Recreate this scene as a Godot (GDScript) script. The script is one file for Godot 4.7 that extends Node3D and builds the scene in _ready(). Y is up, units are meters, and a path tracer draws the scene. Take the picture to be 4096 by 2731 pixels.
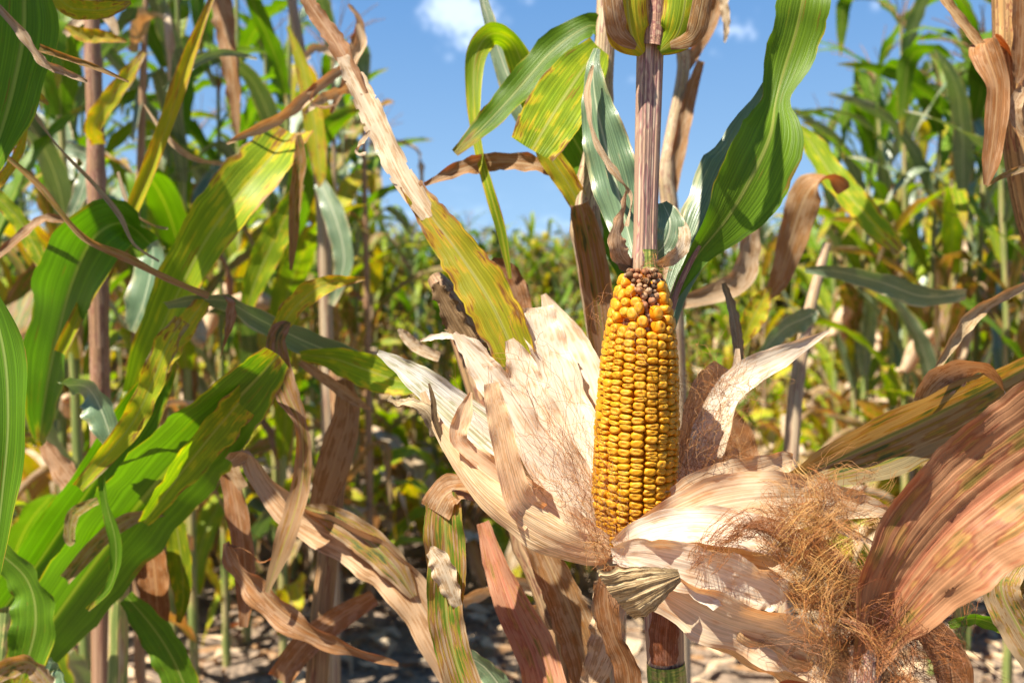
extends Node3D
# A maize field close up: a ripe ear on its stalk in front of blurred rows of drying plants.

var rng := RandomNumberGenerator.new()
var noise := FastNoiseLite.new()
var used := {}
var M := {}
var bump_tex: ImageTexture

# ---------------------------------------------------------------- small helpers
func numbered(called: String) -> String:
	used[called] = used.get(called, -1) + 1
	return called if used[called] == 0 else "%s_%03d" % [called, used[called]]

func thing(called: String, label: String, category: String, at := Vector3.ZERO, group := "") -> Node3D:
	var o := Node3D.new()
	o.name = numbered(called)
	o.position = at
	add_child(o)
	tag(o, label, category, group)
	return o

func tag(o: Node, label: String, category: String, group := "") -> void:
	if label: o.set_meta("label", label)
	if category: o.set_meta("category", category)
	if group: o.set_meta("group", group)

# a mesh whose vertices are in world places becomes a part of a thing (or a sub-part of a part)
func part(called: String, mesh: Mesh, m: Material, parent: Node3D, local := false) -> MeshInstance3D:
	var o := MeshInstance3D.new()
	o.mesh = mesh
	if m: o.material_override = m
	var n := 0
	var name_now := called
	while parent.has_node(name_now):
		n += 1
		name_now = "%s_%03d" % [called, n]
	o.name = name_now
	parent.add_child(o, true)
	if not local:
		var base := Vector3.ZERO
		var up: Node = parent
		while up is Node3D and up != self:
			base += (up as Node3D).position
			up = up.get_parent()
		o.position = -base
	return o

func lin(r: float, g: float, b: float) -> Color:
	return Color(r, g, b).linear_to_srgb()

# ---------------------------------------------------------------- textures
func nz(x: float, y: float) -> float:
	return noise.get_noise_2d(x, y)

# o: green a,b; yellow; brown; tan; how decay spreads over the leaf
func leaf_tex(seed_no: int, w: int, h: int, o: Dictionary) -> ImageTexture:
	var data := PackedByteArray()
	data.resize(w * h * 3)
	var g1: Color = o.g1
	var g2: Color = o.g2
	var ye: Color = o.ye
	var br: Color = o.br
	var ta: Color = o.ta
	var bias: float = o.get("bias", -0.3)
	var edge: float = o.get("edge", 0.3)
	var ep: float = o.get("ep", 4.0)
	var tip: float = o.get("tip", 0.4)
	var tp: float = o.get("tp", 5.0)
	var streak: float = o.get("streak", 0.25)
	var blotch: float = o.get("blotch", 0.3)
	var spots: float = o.get("spots", 0.0)
	var rib: Color = o.get("rib", lin(0.40, 0.42, 0.12))
	var ribw: float = o.get("ribw", 0.038)
	var vein: float = o.get("vein", 0.16)
	var off := seed_no * 371.7
	var i := 0
	for y in h:
		var v := 1.0 - float(y) / h
		var tipd := tip * pow(v, tp)
		for x in w:
			var u := (x + 0.5) / w
			var a := absf(u * 2.0 - 1.0)
			var s1 := nz(u * 1050.0 + off, v * 120.0)
			var s2 := nz(u * 2600.0 + off + 90.0, v * 34.0 + 70.0)
			var bl := nz(u * 210.0 + off + 40.0, v * 620.0 - off)
			var d := bias + edge * pow(a, ep) + tipd + streak * s1 * 1.6 + blotch * bl * 1.8 + 0.05 * s2
			var c: Color
			if d < 0.0:
				c = g1.lerp(g2, clampf(0.45 + s1 * 0.3 + bl * 0.3 + s2 * 0.25, 0.0, 1.0))
			elif d < 0.2:
				c = g2.lerp(ye, d / 0.2)
			elif d < 0.34:
				c = ye.lerp(br, (d - 0.2) / 0.14)
			elif d < 0.55:
				c = br.lerp(ta, (d - 0.34) / 0.21)
			else:
				c = ta.lerp(ta.darkened(0.25), clampf((d - 0.55) * 0.6 + s2 * 0.6, 0.0, 1.0))
			if spots > 0.0:
				var sp := nz(u * 700.0 + off * 2.0, v * 420.0 + 300.0)
				if sp > 0.62 - spots:
					c = c.lerp(br, clampf((sp - 0.62 + spots) * 5.0, 0.0, 0.75))
			if ribw > 0.0:
				var k := clampf(1.0 - absf(u - 0.5) / ribw, 0.0, 1.0)
				c = c.lerp(rib, smoothstep(0.0, 0.6, k) * 0.85)
			var f := 1.0 - vein * (0.5 + 0.5 * sin(u * 6.28318 * 31.0 + s1 * 9.0)) * 0.22 + vein * s2 * 1.3
			data[i] = clampi(int(c.r * f * 255.0), 0, 255)
			data[i + 1] = clampi(int(c.g * f * 255.0), 0, 255)
			data[i + 2] = clampi(int(c.b * f * 255.0), 0, 255)
			i += 3
	return ImageTexture.create_from_image(Image.create_from_data(w, h, false, Image.FORMAT_RGB8, data))

func vein_bump() -> ImageTexture:
	var w := 256
	var h := 256
	var data := PackedByteArray()
	data.resize(w * h * 3)
	var i := 0
	for y in h:
		for x in w:
			var u := (x + 0.5) / w
			var s := nz(u * 2100.0, y * 0.16 + 900.0)
			var r := nz(u * 260.0 + 50.0, y * 0.9 + 300.0)
			var f := 0.5 + 0.07 * sin(u * 6.28318 * 31.0 + s * 6.0) + 0.36 * s + 0.26 * r
			var k := clampi(int(f * 255.0), 0, 255)
			data[i] = k
			data[i + 1] = k
			data[i + 2] = k
			i += 3
	return ImageTexture.create_from_image(Image.create_from_data(w, h, false, Image.FORMAT_RGB8, data))

func leaf_mat(called: String, tex: Texture2D, back: Color, rough := 0.5, relief := 0.05, spec := 0.33) -> StandardMaterial3D:
	var m := StandardMaterial3D.new()
	m.resource_name = called
	m.albedo_texture = tex
	m.vertex_color_use_as_albedo = true
	m.cull_mode = BaseMaterial3D.CULL_DISABLED
	m.roughness = rough
	m.metallic_specular = spec
	if back.r + back.g + back.b > 0.0:
		m.backlight_enabled = true
		m.backlight = back
	if relief > 0.0:
		m.heightmap_enabled = true
		m.heightmap_texture = bump_tex
		m.heightmap_scale = relief
	M[called] = m
	return m

func make_materials() -> void:
	noise.seed = 11
	noise.noise_type = FastNoiseLite.TYPE_SIMPLEX_SMOOTH
	noise.frequency = 0.012
	noise.fractal_octaves = 3
	bump_tex = vein_bump()
	var G1 := lin(0.115, 0.215, 0.014)
	var G2 := lin(0.26, 0.38, 0.02)
	var YE := lin(0.50, 0.40, 0.035)
	var BR := lin(0.30, 0.13, 0.035)
	var TA := lin(0.46, 0.34, 0.21)
	var glow := Color(0.9, 1.0, 0.22)
	leaf_mat("green", leaf_tex(1, 160, 640, {"g1": G1, "g2": lin(0.17, 0.285, 0.016), "ye": YE, "br": BR, "ta": TA, "bias": -0.38, "edge": 0.5, "ep": 12.0, "tip": 0.75, "tp": 7.0, "spots": 0.12, "streak": 0.16, "blotch": 0.2}), glow, 0.42)
	leaf_mat("green_yellow", leaf_tex(2, 160, 640, {"g1": G1.lerp(G2, 0.5), "g2": lin(0.42, 0.46, 0.02), "ye": lin(0.62, 0.47, 0.03), "br": BR, "ta": TA, "bias": -0.2, "edge": 0.42, "ep": 5.0, "tip": 0.6, "tp": 5.0, "spots": 0.1, "streak": 0.2, "blotch": 0.25}), glow, 0.45)
	leaf_mat("yellow", leaf_tex(3, 160, 640, {"g1": lin(0.36, 0.42, 0.025), "g2": lin(0.52, 0.48, 0.03), "ye": lin(0.66, 0.48, 0.04), "br": BR, "ta": TA, "bias": -0.1, "edge": 0.42, "ep": 5.0, "tip": 0.55, "tp": 4.0, "spots": 0.14, "streak": 0.22, "blotch": 0.28}), Color(1, 0.92, 0.22), 0.5)
	leaf_mat("streaked", leaf_tex(4, 160, 640, {"g1": G1, "g2": lin(0.16, 0.20, 0.04), "ye": lin(0.44, 0.30, 0.05), "br": lin(0.28, 0.14, 0.06), "ta": TA, "bias": 0.06, "edge": 0.24, "ep": 2.0, "tip": 0.5, "tp": 3.0, "streak": 0.4, "blotch": 0.34, "spots": 0.12}), Color(1, 0.86, 0.4), 0.5)
	leaf_mat("half_dead", leaf_tex(5, 160, 640, {"g1": lin(0.10, 0.14, 0.05), "g2": lin(0.17, 0.19, 0.06), "ye": lin(0.42, 0.29, 0.06), "br": lin(0.34, 0.19, 0.08), "ta": TA, "bias": 0.22, "edge": 0.3, "ep": 2.0, "tip": 0.6, "tp": 2.0, "streak": 0.4, "blotch": 0.4, "spots": 0.1}), Color(1, 0.8, 0.45), 0.55)
	leaf_mat("tan", leaf_tex(6, 160, 640, {"g1": TA, "g2": TA, "ye": lin(0.40, 0.27, 0.15), "br": lin(0.36, 0.24, 0.13), "ta": lin(0.56, 0.44, 0.30), "bias": 0.5, "edge": 0.1, "tip": 0.1, "streak": 0.35, "blotch": 0.3, "spots": 0.1, "rib": lin(0.6, 0.5, 0.36)}), Color(0.7, 0.52, 0.3), 0.62)
	leaf_mat("brown", leaf_tex(7, 160, 640, {"g1": BR, "g2": lin(0.26, 0.15, 0.07), "ye": lin(0.34, 0.19, 0.08), "br": lin(0.27, 0.14, 0.06), "ta": lin(0.40, 0.27, 0.16), "bias": 0.32, "edge": 0.1, "tip": 0.15, "streak": 0.4, "blotch": 0.35, "spots": 0.16, "rib": lin(0.42, 0.3, 0.17)}), Color(0.8, 0.5, 0.22), 0.6)
	leaf_mat("husk", leaf_tex(8, 192, 640, {"g1": lin(0.72, 0.60, 0.44), "g2": lin(0.77, 0.69, 0.56), "ye": lin(0.75, 0.64, 0.48), "br": lin(0.66, 0.46, 0.29), "ta": lin(0.80, 0.74, 0.63), "bias": 0.06, "edge": 0.08, "tip": 0.2, "tp": 2.0, "streak": 0.16, "blotch": 0.2, "ribw": 0.0, "vein": 0.09, "spots": 0.03}), Color(0.86, 0.68, 0.44), 0.6, 0.02, 0.35)
	leaf_mat("husk_outer", leaf_tex(9, 192, 640, {"g1": lin(0.68, 0.50, 0.30), "g2": lin(0.75, 0.58, 0.38), "ye": lin(0.72, 0.53, 0.33), "br": lin(0.60, 0.40, 0.21), "ta": lin(0.75, 0.60, 0.42), "bias": 0.1, "edge": 0.12, "tip": 0.2, "tp": 2.0, "streak": 0.25, "blotch": 0.3, "ribw": 0.0, "vein": 0.16, "spots": 0.08}), Color(0.8, 0.58, 0.34), 0.62, 0.05, 0.4)
	leaf_mat("husk_grey", leaf_tex(10, 192, 640, {"g1": lin(0.34, 0.32, 0.18), "g2": lin(0.50, 0.46, 0.34), "ye": lin(0.55, 0.51, 0.41), "br": lin(0.5, 0.45, 0.36), "ta": lin(0.66, 0.63, 0.55), "bias": 0.22, "edge": 0.0, "tip": -0.1, "streak": 0.4, "blotch": 0.45, "ribw": 0.0, "vein": 0.14, "spots": 0.08}), Color(0.5, 0.42, 0.26), 0.62, 0.06, 0.4)
	leaf_mat("weathered", leaf_tex(11, 160, 512, {"g1": lin(0.24, 0.17, 0.09), "g2": lin(0.34, 0.25, 0.14), "ye": lin(0.36, 0.26, 0.14), "br": lin(0.22, 0.15, 0.08), "ta": lin(0.46, 0.36, 0.22), "bias": 0.3, "edge": 0.1, "tip": 0.0, "streak": 0.6, "blotch": 0.2, "ribw": 0.0, "vein": 0.2}), Color(0.3, 0.2, 0.1), 0.75, 0.08, 0.3)
	leaf_mat("red", leaf_tex(12, 192, 768, {"g1": lin(0.17, 0.13, 0.03), "g2": lin(0.26, 0.15, 0.05), "ye": lin(0.40, 0.22, 0.08), "br": lin(0.30, 0.115, 0.06), "ta": lin(0.42, 0.22, 0.12), "bias": 0.42, "edge": 0.1, "ep": 2.0, "tip": 0.1, "streak": 0.34, "blotch": 0.34, "spots": 0.16, "rib": lin(0.36, 0.14, 0.08), "vein": 0.16}), Color(0.6, 0.3, 0.1), 0.55, 0.06, 0.35)
	leaf_mat("glaucous", leaf_tex(13, 160, 640, {"g1": lin(0.11, 0.165, 0.085), "g2": lin(0.19, 0.25, 0.13), "ye": lin(0.42, 0.38, 0.2), "br": lin(0.4, 0.28, 0.17), "ta": lin(0.56, 0.46, 0.34), "bias": -0.26, "edge": 0.6, "ep": 9.0, "tip": 0.5, "tp": 6.0, "spots": 0.08, "streak": 0.16, "blotch": 0.2, "rib": lin(0.42, 0.42, 0.28)}), Color(0.6, 0.7, 0.28), 0.36, 0.05, 0.6)
	# stalks: the pattern runs round the stalk and along it
	leaf_mat("stalk_purple", leaf_tex(14, 192, 512, {"g1": lin(0.36, 0.25, 0.15), "g2": lin(0.26, 0.14, 0.11), "ye": lin(0.40, 0.28, 0.18), "br": lin(0.22, 0.10, 0.09), "ta": lin(0.42, 0.31, 0.22), "bias": 0.1, "edge": 0.0, "tip": 0.0, "streak": 0.45, "blotch": 0.3, "ribw": 0.0, "vein": 0.3, "spots": 0.06}), Color(0, 0, 0), 0.5, 0.1)
	leaf_mat("stalk_tan", leaf_tex(15, 160, 512, {"g1": lin(0.34, 0.25, 0.14), "g2": lin(0.28, 0.19, 0.11), "ye": lin(0.38, 0.29, 0.17), "br": lin(0.22, 0.11, 0.08), "ta": lin(0.44, 0.34, 0.22), "bias": 0.2, "edge": 0.0, "tip": 0.0, "streak": 0.6, "blotch": 0.4, "ribw": 0.0, "vein": 0.3, "spots": 0.1}), Color(0, 0, 0), 0.6, 0.1)
	leaf_mat("stalk_green", leaf_tex(16, 128, 512, {"g1": lin(0.13, 0.18, 0.05), "g2": lin(0.24, 0.27, 0.08), "ye": lin(0.38, 0.34, 0.12), "br": lin(0.3, 0.2, 0.1), "ta": lin(0.42, 0.34, 0.22), "bias": 0.02, "edge": 0.0, "tip": 0.0, "streak": 0.4, "blotch": 0.4, "ribw": 0.0, "vein": 0.25, "spots": 0.05}), Color(0, 0, 0), 0.5, 0.06)
	for pair in [["kernel", 0.48], ["cob", 0.85]]:
		var m := StandardMaterial3D.new()
		m.resource_name = pair[0]
		m.vertex_color_use_as_albedo = true
		m.roughness = pair[1]
		m.metallic_specular = 0.32 if pair[0] == "kernel" else 0.1
		M[pair[0]] = m
	M.kernel.subsurf_scatter_enabled = true
	M.kernel.subsurf_scatter_strength = 0.2
	var s := StandardMaterial3D.new()
	s.resource_name = "silk"
	s.vertex_color_use_as_albedo = true
	s.roughness = 0.45
	s.backlight_enabled = true
	s.backlight = Color(0.7, 0.5, 0.3)
	M.silk = s
	var t := StandardMaterial3D.new()
	t.resource_name = "soil"
	var soil := Image.create(512, 512, false, Image.FORMAT_RGB8)
	for y in 512:
		for x in 512:
			var a := nz(x * 1.2, y * 1.2 + 4000.0)
			var b := nz(x * 7.0 + 700.0, y * 7.0)
			var k := clampf(0.55 + a * 0.5 + b * 0.55, 0.0, 1.2)
			soil.set_pixel(x, y, lin(0.24 * k + 0.04, 0.175 * k + 0.028, 0.12 * k + 0.02))
	t.albedo_texture = ImageTexture.create_from_image(soil)
	t.uv1_triplanar = true
	t.uv1_world_triplanar = true
	t.uv1_scale = Vector3(0.8, 0.8, 0.8)
	t.roughness = 0.95
	t.heightmap_enabled = true
	t.heightmap_texture = t.albedo_texture
	t.heightmap_scale = 3.0
	M.soil = t

# ---------------------------------------------------------------- ribbons (leaves, husks) and tubes (stalks, silk)
func cr(a: float, b: float, c: float, d: float, t: float) -> float:
	return 0.5 * (2.0 * b + (c - a) * t + (2.0 * a - 5.0 * b + 4.0 * c - d) * t * t + (3.0 * b - a - 3.0 * c + d) * t * t * t)

# rows of any width, resampled along a smooth curve
func spline(rows: Array, n: int) -> Array:
	var out := []
	var last := rows.size() - 1
	for i in n + 1:
		var f := float(i) / n * last
		var k := mini(int(f), last - 1)
		var t := f - k
		var a: Array = rows[maxi(k - 1, 0)]
		var b: Array = rows[k]
		var c: Array = rows[k + 1]
		var d: Array = rows[mini(k + 2, last)]
		var r := []
		for j in b.size():
			r.append(cr(a[j], b[j], c[j], d[j], t))
		out.append(r)
	return out

# rows: x, y, z, width, roll (degrees about the leaf's own line; 0 lies across the z axis)
func ribbon(rows: Array, o := {}) -> ArrayMesh:
	var n: int = o.get("n", 26)
	var m: int = o.get("m", 10)
	var sm := spline(rows, n)
	var pos := PackedVector3Array()
	var side := PackedVector3Array()
	var wid := PackedFloat32Array()
	for r in sm:
		pos.append(Vector3(r[0], r[1], r[2]))
		wid.append(maxf(r[3], 0.0008))
	for i in n + 1:
		var tan := (pos[mini(i + 1, n)] - pos[maxi(i - 1, 0)]).normalized()
		var s := tan.cross(Vector3(0, 0, 1))
		if s.length() < 0.05: s = Vector3(1, 0, 0)
		s = s.normalized().rotated(tan, deg_to_rad(sm[i][4]))
		side.append(s)
	return sheet(pos, side, wid, o)

func sheet(pos: PackedVector3Array, side: PackedVector3Array, wid: PackedFloat32Array, o := {}) -> ArrayMesh:
	var n := pos.size() - 1
	var m: int = o.get("m", 10)
	var curl: float = o.get("curl", 0.5)        # angle of the arc across the blade
	var curl2: float = o.get("curl2", curl)
	var cup: float = o.get("cup", 0.0)          # V fold about the midrib
	var ripple: float = o.get("ripple", 0.06)
	var rf: float = o.get("rf", 5.0)
	var rag: float = o.get("rag", 0.05)
	var crumple: float = o.get("crumple", 0.0)
	var folds: float = o.get("folds", 0.0)
	var pleat: float = o.get("pleat", 0.0)
	var pf: float = o.get("pf", 9.0)
	var tear: float = o.get("tear", 0.0)
	var sd: float = o.get("seed", rng.randf() * 500.0)
	var v0: float = o.get("v0", 0.0)
	var v1: float = o.get("v1", 1.0)
	var flip: bool = o.get("flip", false)
	var tint: Color = o.get("tint", Color(1, 1, 1))
	var tint2: Color = o.get("tint2", tint)
	var len := 0.0
	var vs := PackedVector3Array()
	var uv := PackedVector2Array()
	var col := PackedColorArray()
	for i in n + 1:
		if i > 0: len += pos[i].distance_to(pos[i - 1])
		var t := float(i) / n
		var tan := (pos[mini(i + 1, n)] - pos[maxi(i - 1, 0)]).normalized()
		var nor := side[i].cross(tan).normalized()
		var w := wid[i]
		var c := lerpf(curl, curl2, t)
		for j in m + 1:
			var u := float(j) / m * 2.0 - 1.0
			var sg := signf(u)
			var wu := u * (1.0 - rag * (0.5 + nz(t * 900.0 + sd * 9.0, sg * 300.0)) * absf(u))
			var x: float
			var z: float
			if absf(c) > 0.02:
				x = sin(wu * c * 0.5) / (c * 0.5)
				z = (1.0 - cos(wu * c * 0.5)) / (c * 0.5)
			else:
				x = wu
				z = 0.0
			z += cup * absf(wu)
			z += ripple * wu * wu * 2.0 * (sin(t * TAU * rf + sd + sg * 1.7) + 0.8 * nz(t * 420.0 + sd * 3.0, sg * 70.0))
			if crumple > 0.0:
				z += crumple * (nz(u * 70.0 + sd * 5.0, len * 2600.0 + sd) + 0.5 * nz(u * 170.0 + sd, len * 6000.0))
			if folds > 0.0:
				z += folds * (nz(u * 230.0 + sd * 5.0, len * 700.0 + sd) + 0.45 * nz(u * 520.0 + sd, len * 1500.0) + 0.2 * nz(u * 600.0, len * 9000.0))
			if pleat > 0.0:
				z += pleat * (sin(u * pf * PI + 0.6 * sin(t * 4.0 + sd)) + 0.4 * sin(u * pf * 2.3 * PI + sd))
			vs.append(pos[i] + side[i] * (x * w * 0.5) + nor * (z * w * 0.5))
			var uu := float(j) / m
			uv.append(Vector2(1.0 - uu if flip else uu, 1.0 - lerpf(v0, v1, t)))
			col.append(tint.lerp(tint2, t))
	var nn := PackedVector3Array()
	for i in n + 1:
		for j in m + 1:
			var a := vs[mini(i + 1, n) * (m + 1) + j] - vs[maxi(i - 1, 0) * (m + 1) + j]
			var b := vs[i * (m + 1) + mini(j + 1, m)] - vs[i * (m + 1) + maxi(j - 1, 0)]
			var k := b.cross(a)
			nn.append(k.normalized() if k.length() > 1e-12 else Vector3.UP)
	var idx := PackedInt32Array()
	for i in n:
		for j in m:
			if tear > 0.0 and (j == 0 or j == m - 1) and nz(i * 31.0 + sd * 7.0, j * 90.0) > 0.45 - tear: continue
			var p := i * (m + 1) + j
			idx.append_array([p, p + m + 1, p + 1, p + 1, p + m + 1, p + m + 2])
	var arr := []
	arr.resize(Mesh.ARRAY_MAX)
	arr[Mesh.ARRAY_VERTEX] = vs
	arr[Mesh.ARRAY_NORMAL] = nn
	arr[Mesh.ARRAY_TEX_UV] = uv
	arr[Mesh.ARRAY_COLOR] = col
	arr[Mesh.ARRAY_INDEX] = idx
	var me := ArrayMesh.new()
	me.add_surface_from_arrays(Mesh.PRIMITIVE_TRIANGLES, arr)
	return me

# rows: x, y, z, radius
func tube(rows: Array, o := {}) -> ArrayMesh:
	var n: int = o.get("n", 16)
	var k: int = o.get("k", 12)
	var nodes: Array = o.get("nodes", [])       # where along it a knuckle swells
	var groove: float = o.get("groove", 0.0)
	var tint: Color = o.get("tint", Color(1, 1, 1))
	var vrep: float = o.get("vrep", 1.0)
	var sm := spline(rows, n) if rows.size() > 2 or n > 1 else rows
	var vs := PackedVector3Array()
	var nn := PackedVector3Array()
	var uv := PackedVector2Array()
	var col := PackedColorArray()
	for i in n + 1:
		var r: Array = sm[i]
		var p := Vector3(r[0], r[1], r[2])
		var a: Array = sm[maxi(i - 1, 0)]
		var b: Array = sm[mini(i + 1, n)]
		var tan := (Vector3(b[0], b[1], b[2]) - Vector3(a[0], a[1], a[2])).normalized()
		var s := tan.cross(Vector3(0, 0, 1) if absf(tan.z) < 0.9 else Vector3(0, 1, 0)).normalized()
		var q := s.cross(tan)
		var t := float(i) / n
		var rad: float = r[3]
		for nd in nodes:
			rad *= 1.0 + 0.16 * exp(-pow((t - nd) * 60.0, 2.0))
		for j in k + 1:
			var an := TAU * j / k
			var rr := rad * (1.0 - groove * pow(maxf(0.0, cos(an - 1.9)), 8.0))
			var d := s * cos(an) + q * sin(an)
			vs.append(p + d * rr)
			nn.append(d)
			uv.append(Vector2(float(j) / k, 1.0 - t * vrep))
			col.append(tint)
	if groove > 0.0:
		for i in n + 1:
			for j in k + 1:
				var e := vs[i * (k + 1) + (j + 1 if j < k else 1)] - vs[i * (k + 1) + (j - 1 if j > 0 else k - 1)]
				var f := vs[mini(i + 1, n) * (k + 1) + j] - vs[maxi(i - 1, 0) * (k + 1) + j]
				var c := e.cross(f).normalized()
				nn[i * (k + 1) + j] = c if c.dot(nn[i * (k + 1) + j]) > 0.0 else -c
	var idx := PackedInt32Array()
	for i in n:
		for j in k:
			var p := i * (k + 1) + j
			idx.append_array([p, p + 1, p + k + 1, p + 1, p + k + 2, p + k + 1])
	var arr := []
	arr.resize(Mesh.ARRAY_MAX)
	arr[Mesh.ARRAY_VERTEX] = vs
	arr[Mesh.ARRAY_NORMAL] = nn
	arr[Mesh.ARRAY_TEX_UV] = uv
	arr[Mesh.ARRAY_COLOR] = col
	arr[Mesh.ARRAY_INDEX] = idx
	var me := ArrayMesh.new()
	me.add_surface_from_arrays(Mesh.PRIMITIVE_TRIANGLES, arr)
	return me

func leaf(parent: Node3D, m: String, rows: Array, o := {}, called := "leaf") -> MeshInstance3D:
	return part(called, ribbon(rows, o), M[m], parent)

func stalk(parent: Node3D, m: String, rows: Array, o := {}) -> MeshInstance3D:
	return part("stalk", tube(rows, o), M[m], parent)

# threads of silk: along a path of x, y, z, spread
func silk_threads(st: SurfaceTool, rows: Array, count: int, o := {}) -> void:
	var rad: float = o.get("r", 0.00012)
	var wig: float = o.get("wig", 0.006)
	var lmin: float = o.get("lmin", 0.3)
	var lock: int = o.get("lock", 1)            # how many hairs cling together
	var c1: Color = o.get("c1", Color(0.42, 0.15, 0.045))
	var c2: Color = o.get("c2", Color(0.62, 0.36, 0.14))
	var path := spline(rows, 40)
	for s in maxi(1, count / lock):
		var span := rng.randf_range(lmin, 1.0)
		var t0 := rng.randf_range(0.0, 1.0 - span)
		var off := Vector3(rng.randfn(), rng.randfn(), rng.randfn()) * 0.55
		var drift := Vector3(rng.randfn(), rng.randfn(), rng.randfn()) * 0.5
		var n := int(8 + 18 * span)
		var tone := rng.randf()
		var ph := rng.randf() * 900.0
		for h in lock:
			var own := Vector3(rng.randfn(), rng.randfn(), rng.randfn()) * (0.10 if lock > 1 else 0.0)
			var stray := Vector3(rng.randfn(), rng.randfn(), rng.randfn()) * (0.16 if lock > 1 else 0.0)
			var shift := rng.randf_range(-0.04, 0.04)
			var pts: Array = []
			for i in n + 1:
				var t := float(i) / n
				var fr := clampf((t0 + shift + t * span), 0.0, 0.999) * 40.0
				var r: Array = path[int(fr)]
				var r2: Array = path[mini(int(fr) + 1, 40)]
				var f := fr - int(fr)
				var p := Vector3(lerpf(r[0], r2[0], f), lerpf(r[1], r2[1], f), lerpf(r[2], r2[2], f))
				p += (off + drift * (t - 0.3) + own + stray * t * t) * r[3]
				var q := t * 160.0 * span + ph
				p += Vector3(nz(q, 0.0), nz(q, 200.0), nz(q, 400.0)) * wig * 2.4
				p += Vector3(nz(q * 3.0 + h * 50.0, 600.0), nz(q * 3.0 + h * 50.0, 800.0), nz(q * 3.0 + h * 50.0, 900.0)) * wig * 0.35
				pts.append(p)
			thread(st, pts, rad * rng.randf_range(0.7, 1.3), c1.lerp(c2, clampf(tone + rng.randf_range(-0.25, 0.25), 0.0, 1.0)))

func thread(st: SurfaceTool, pts: Array, rad: float, c: Color) -> void:
	var n := pts.size() - 1
	var ring := []
	for i in n + 1:
		var tan: Vector3 = (pts[mini(i + 1, n)] - pts[maxi(i - 1, 0)]).normalized()
		var s := tan.cross(Vector3(0.3, 0.2, 0.93)).normalized()
		var q := s.cross(tan)
		var one := []
		var rr := rad * (1.0 if i < n else 0.2)
		for j in 3:
			var d := s * cos(TAU * j / 3.0) + q * sin(TAU * j / 3.0)
			one.append([pts[i] + d * rr, d])
		ring.append(one)
	for i in n:
		for j in 3:
			var k := (j + 1) % 3
			for v in [ring[i][j], ring[i][k], ring[i + 1][j], ring[i][k], ring[i + 1][k], ring[i + 1][j]]:
				st.set_color(c)
				st.set_normal(v[1])
				st.add_vertex(v[0])

# ---------------------------------------------------------------- the ear
# a kernel: x across the row, y along the ear, z outwards; sizes are half widths of 1
func kernel_mesh(v: int, round_one: bool) -> ArrayMesh:
	var rings := 8
	var k := 14
	var vs := PackedVector3Array()
	var col := PackedColorArray()
	var idx := PackedInt32Array()
	var cap := Color(0.52, 0.232, 0.008).lerp(Color(0.46, 0.175, 0.006), rng.randf())
	var pale := Color(0.55, 0.31, 0.055).lerp(Color(0.52, 0.245, 0.012), rng.randf())
	var amber := Color(0.60, 0.19, 0.006) if round_one else Color(0.56, 0.17, 0.005)
	var skew := rng.randf_range(-0.18, 0.18)
	var dent := rng.randf_range(0.0, 0.12) * (0.4 if round_one else 1.0)
	var crease := rng.randf_range(-0.3, 0.3)
	var pw := 2.1 if round_one else 2.5
	# profile: radius share, height share
	var prof := [[0.8, -0.6], [0.97, 0.1], [1.0, 0.45], [0.94, 0.74], [0.8, 0.91], [0.54, 1.0], [0.28, 1.01], [0.0, 1.0]]
	for i in rings:
		var r: float = prof[i][0]
		var z: float = prof[i][1]
		for j in k:
			var a := TAU * j / k
			var cx := cos(a)
			var cy := sin(a)
			var q := pow(pow(absf(cx), pw) + pow(absf(cy), pw), -1.0 / pw)
			var x := cx * q * r
			var y := cy * q * r * (1.0 + skew * cx)
			var zz := z
			if i >= 5: zz -= dent * (1.0 - r * 0.9) * exp(-pow((y - crease * x) / 0.4, 2.0))
			zz += 0.05 * nz(x * 60.0 + v * 97.0, y * 60.0 + i * 20.0)
			vs.append(Vector3(x, y, zz))
			var c := amber.lerp(cap, smoothstep(0.5 if round_one else 0.2, 0.95 if round_one else 0.78, z))
			if i >= 4: c = c.lerp(pale, (0.75 if i >= 5 else 0.35) * clampf(0.5 + nz(x * 120.0 + v * 31.0, y * 90.0) * 1.4, 0.0, 1.0))
			col.append(c)
	for i in rings - 1:
		for j in k:
			var a := i * k + j
			var b := i * k + (j + 1) % k
			idx.append_array([a, a + k, b, b, a + k, b + k])
	var st := SurfaceTool.new()
	st.begin(Mesh.PRIMITIVE_TRIANGLES)
	st.set_smooth_group(0)
	for i in idx:
		st.set_color(col[i])
		st.add_vertex(vs[i])
	st.index()
	st.generate_normals()
	return st.commit()

func ear_radius(t: float) -> float:
	# share of the greatest radius along the ear, from its base to its tip
	var keys := [[0.0, 0.74], [0.06, 0.88], [0.2, 1.0], [0.45, 0.985], [0.7, 0.9], [0.82, 0.79], [0.9, 0.68], [0.96, 0.56], [1.0, 0.46]]
	for i in keys.size() - 1:
		if t <= keys[i + 1][0]:
			var f: float = (t - keys[i][0]) / (keys[i + 1][0] - keys[i][0])
			return lerpf(keys[i][1], keys[i + 1][1], f)
	return 0.4

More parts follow.
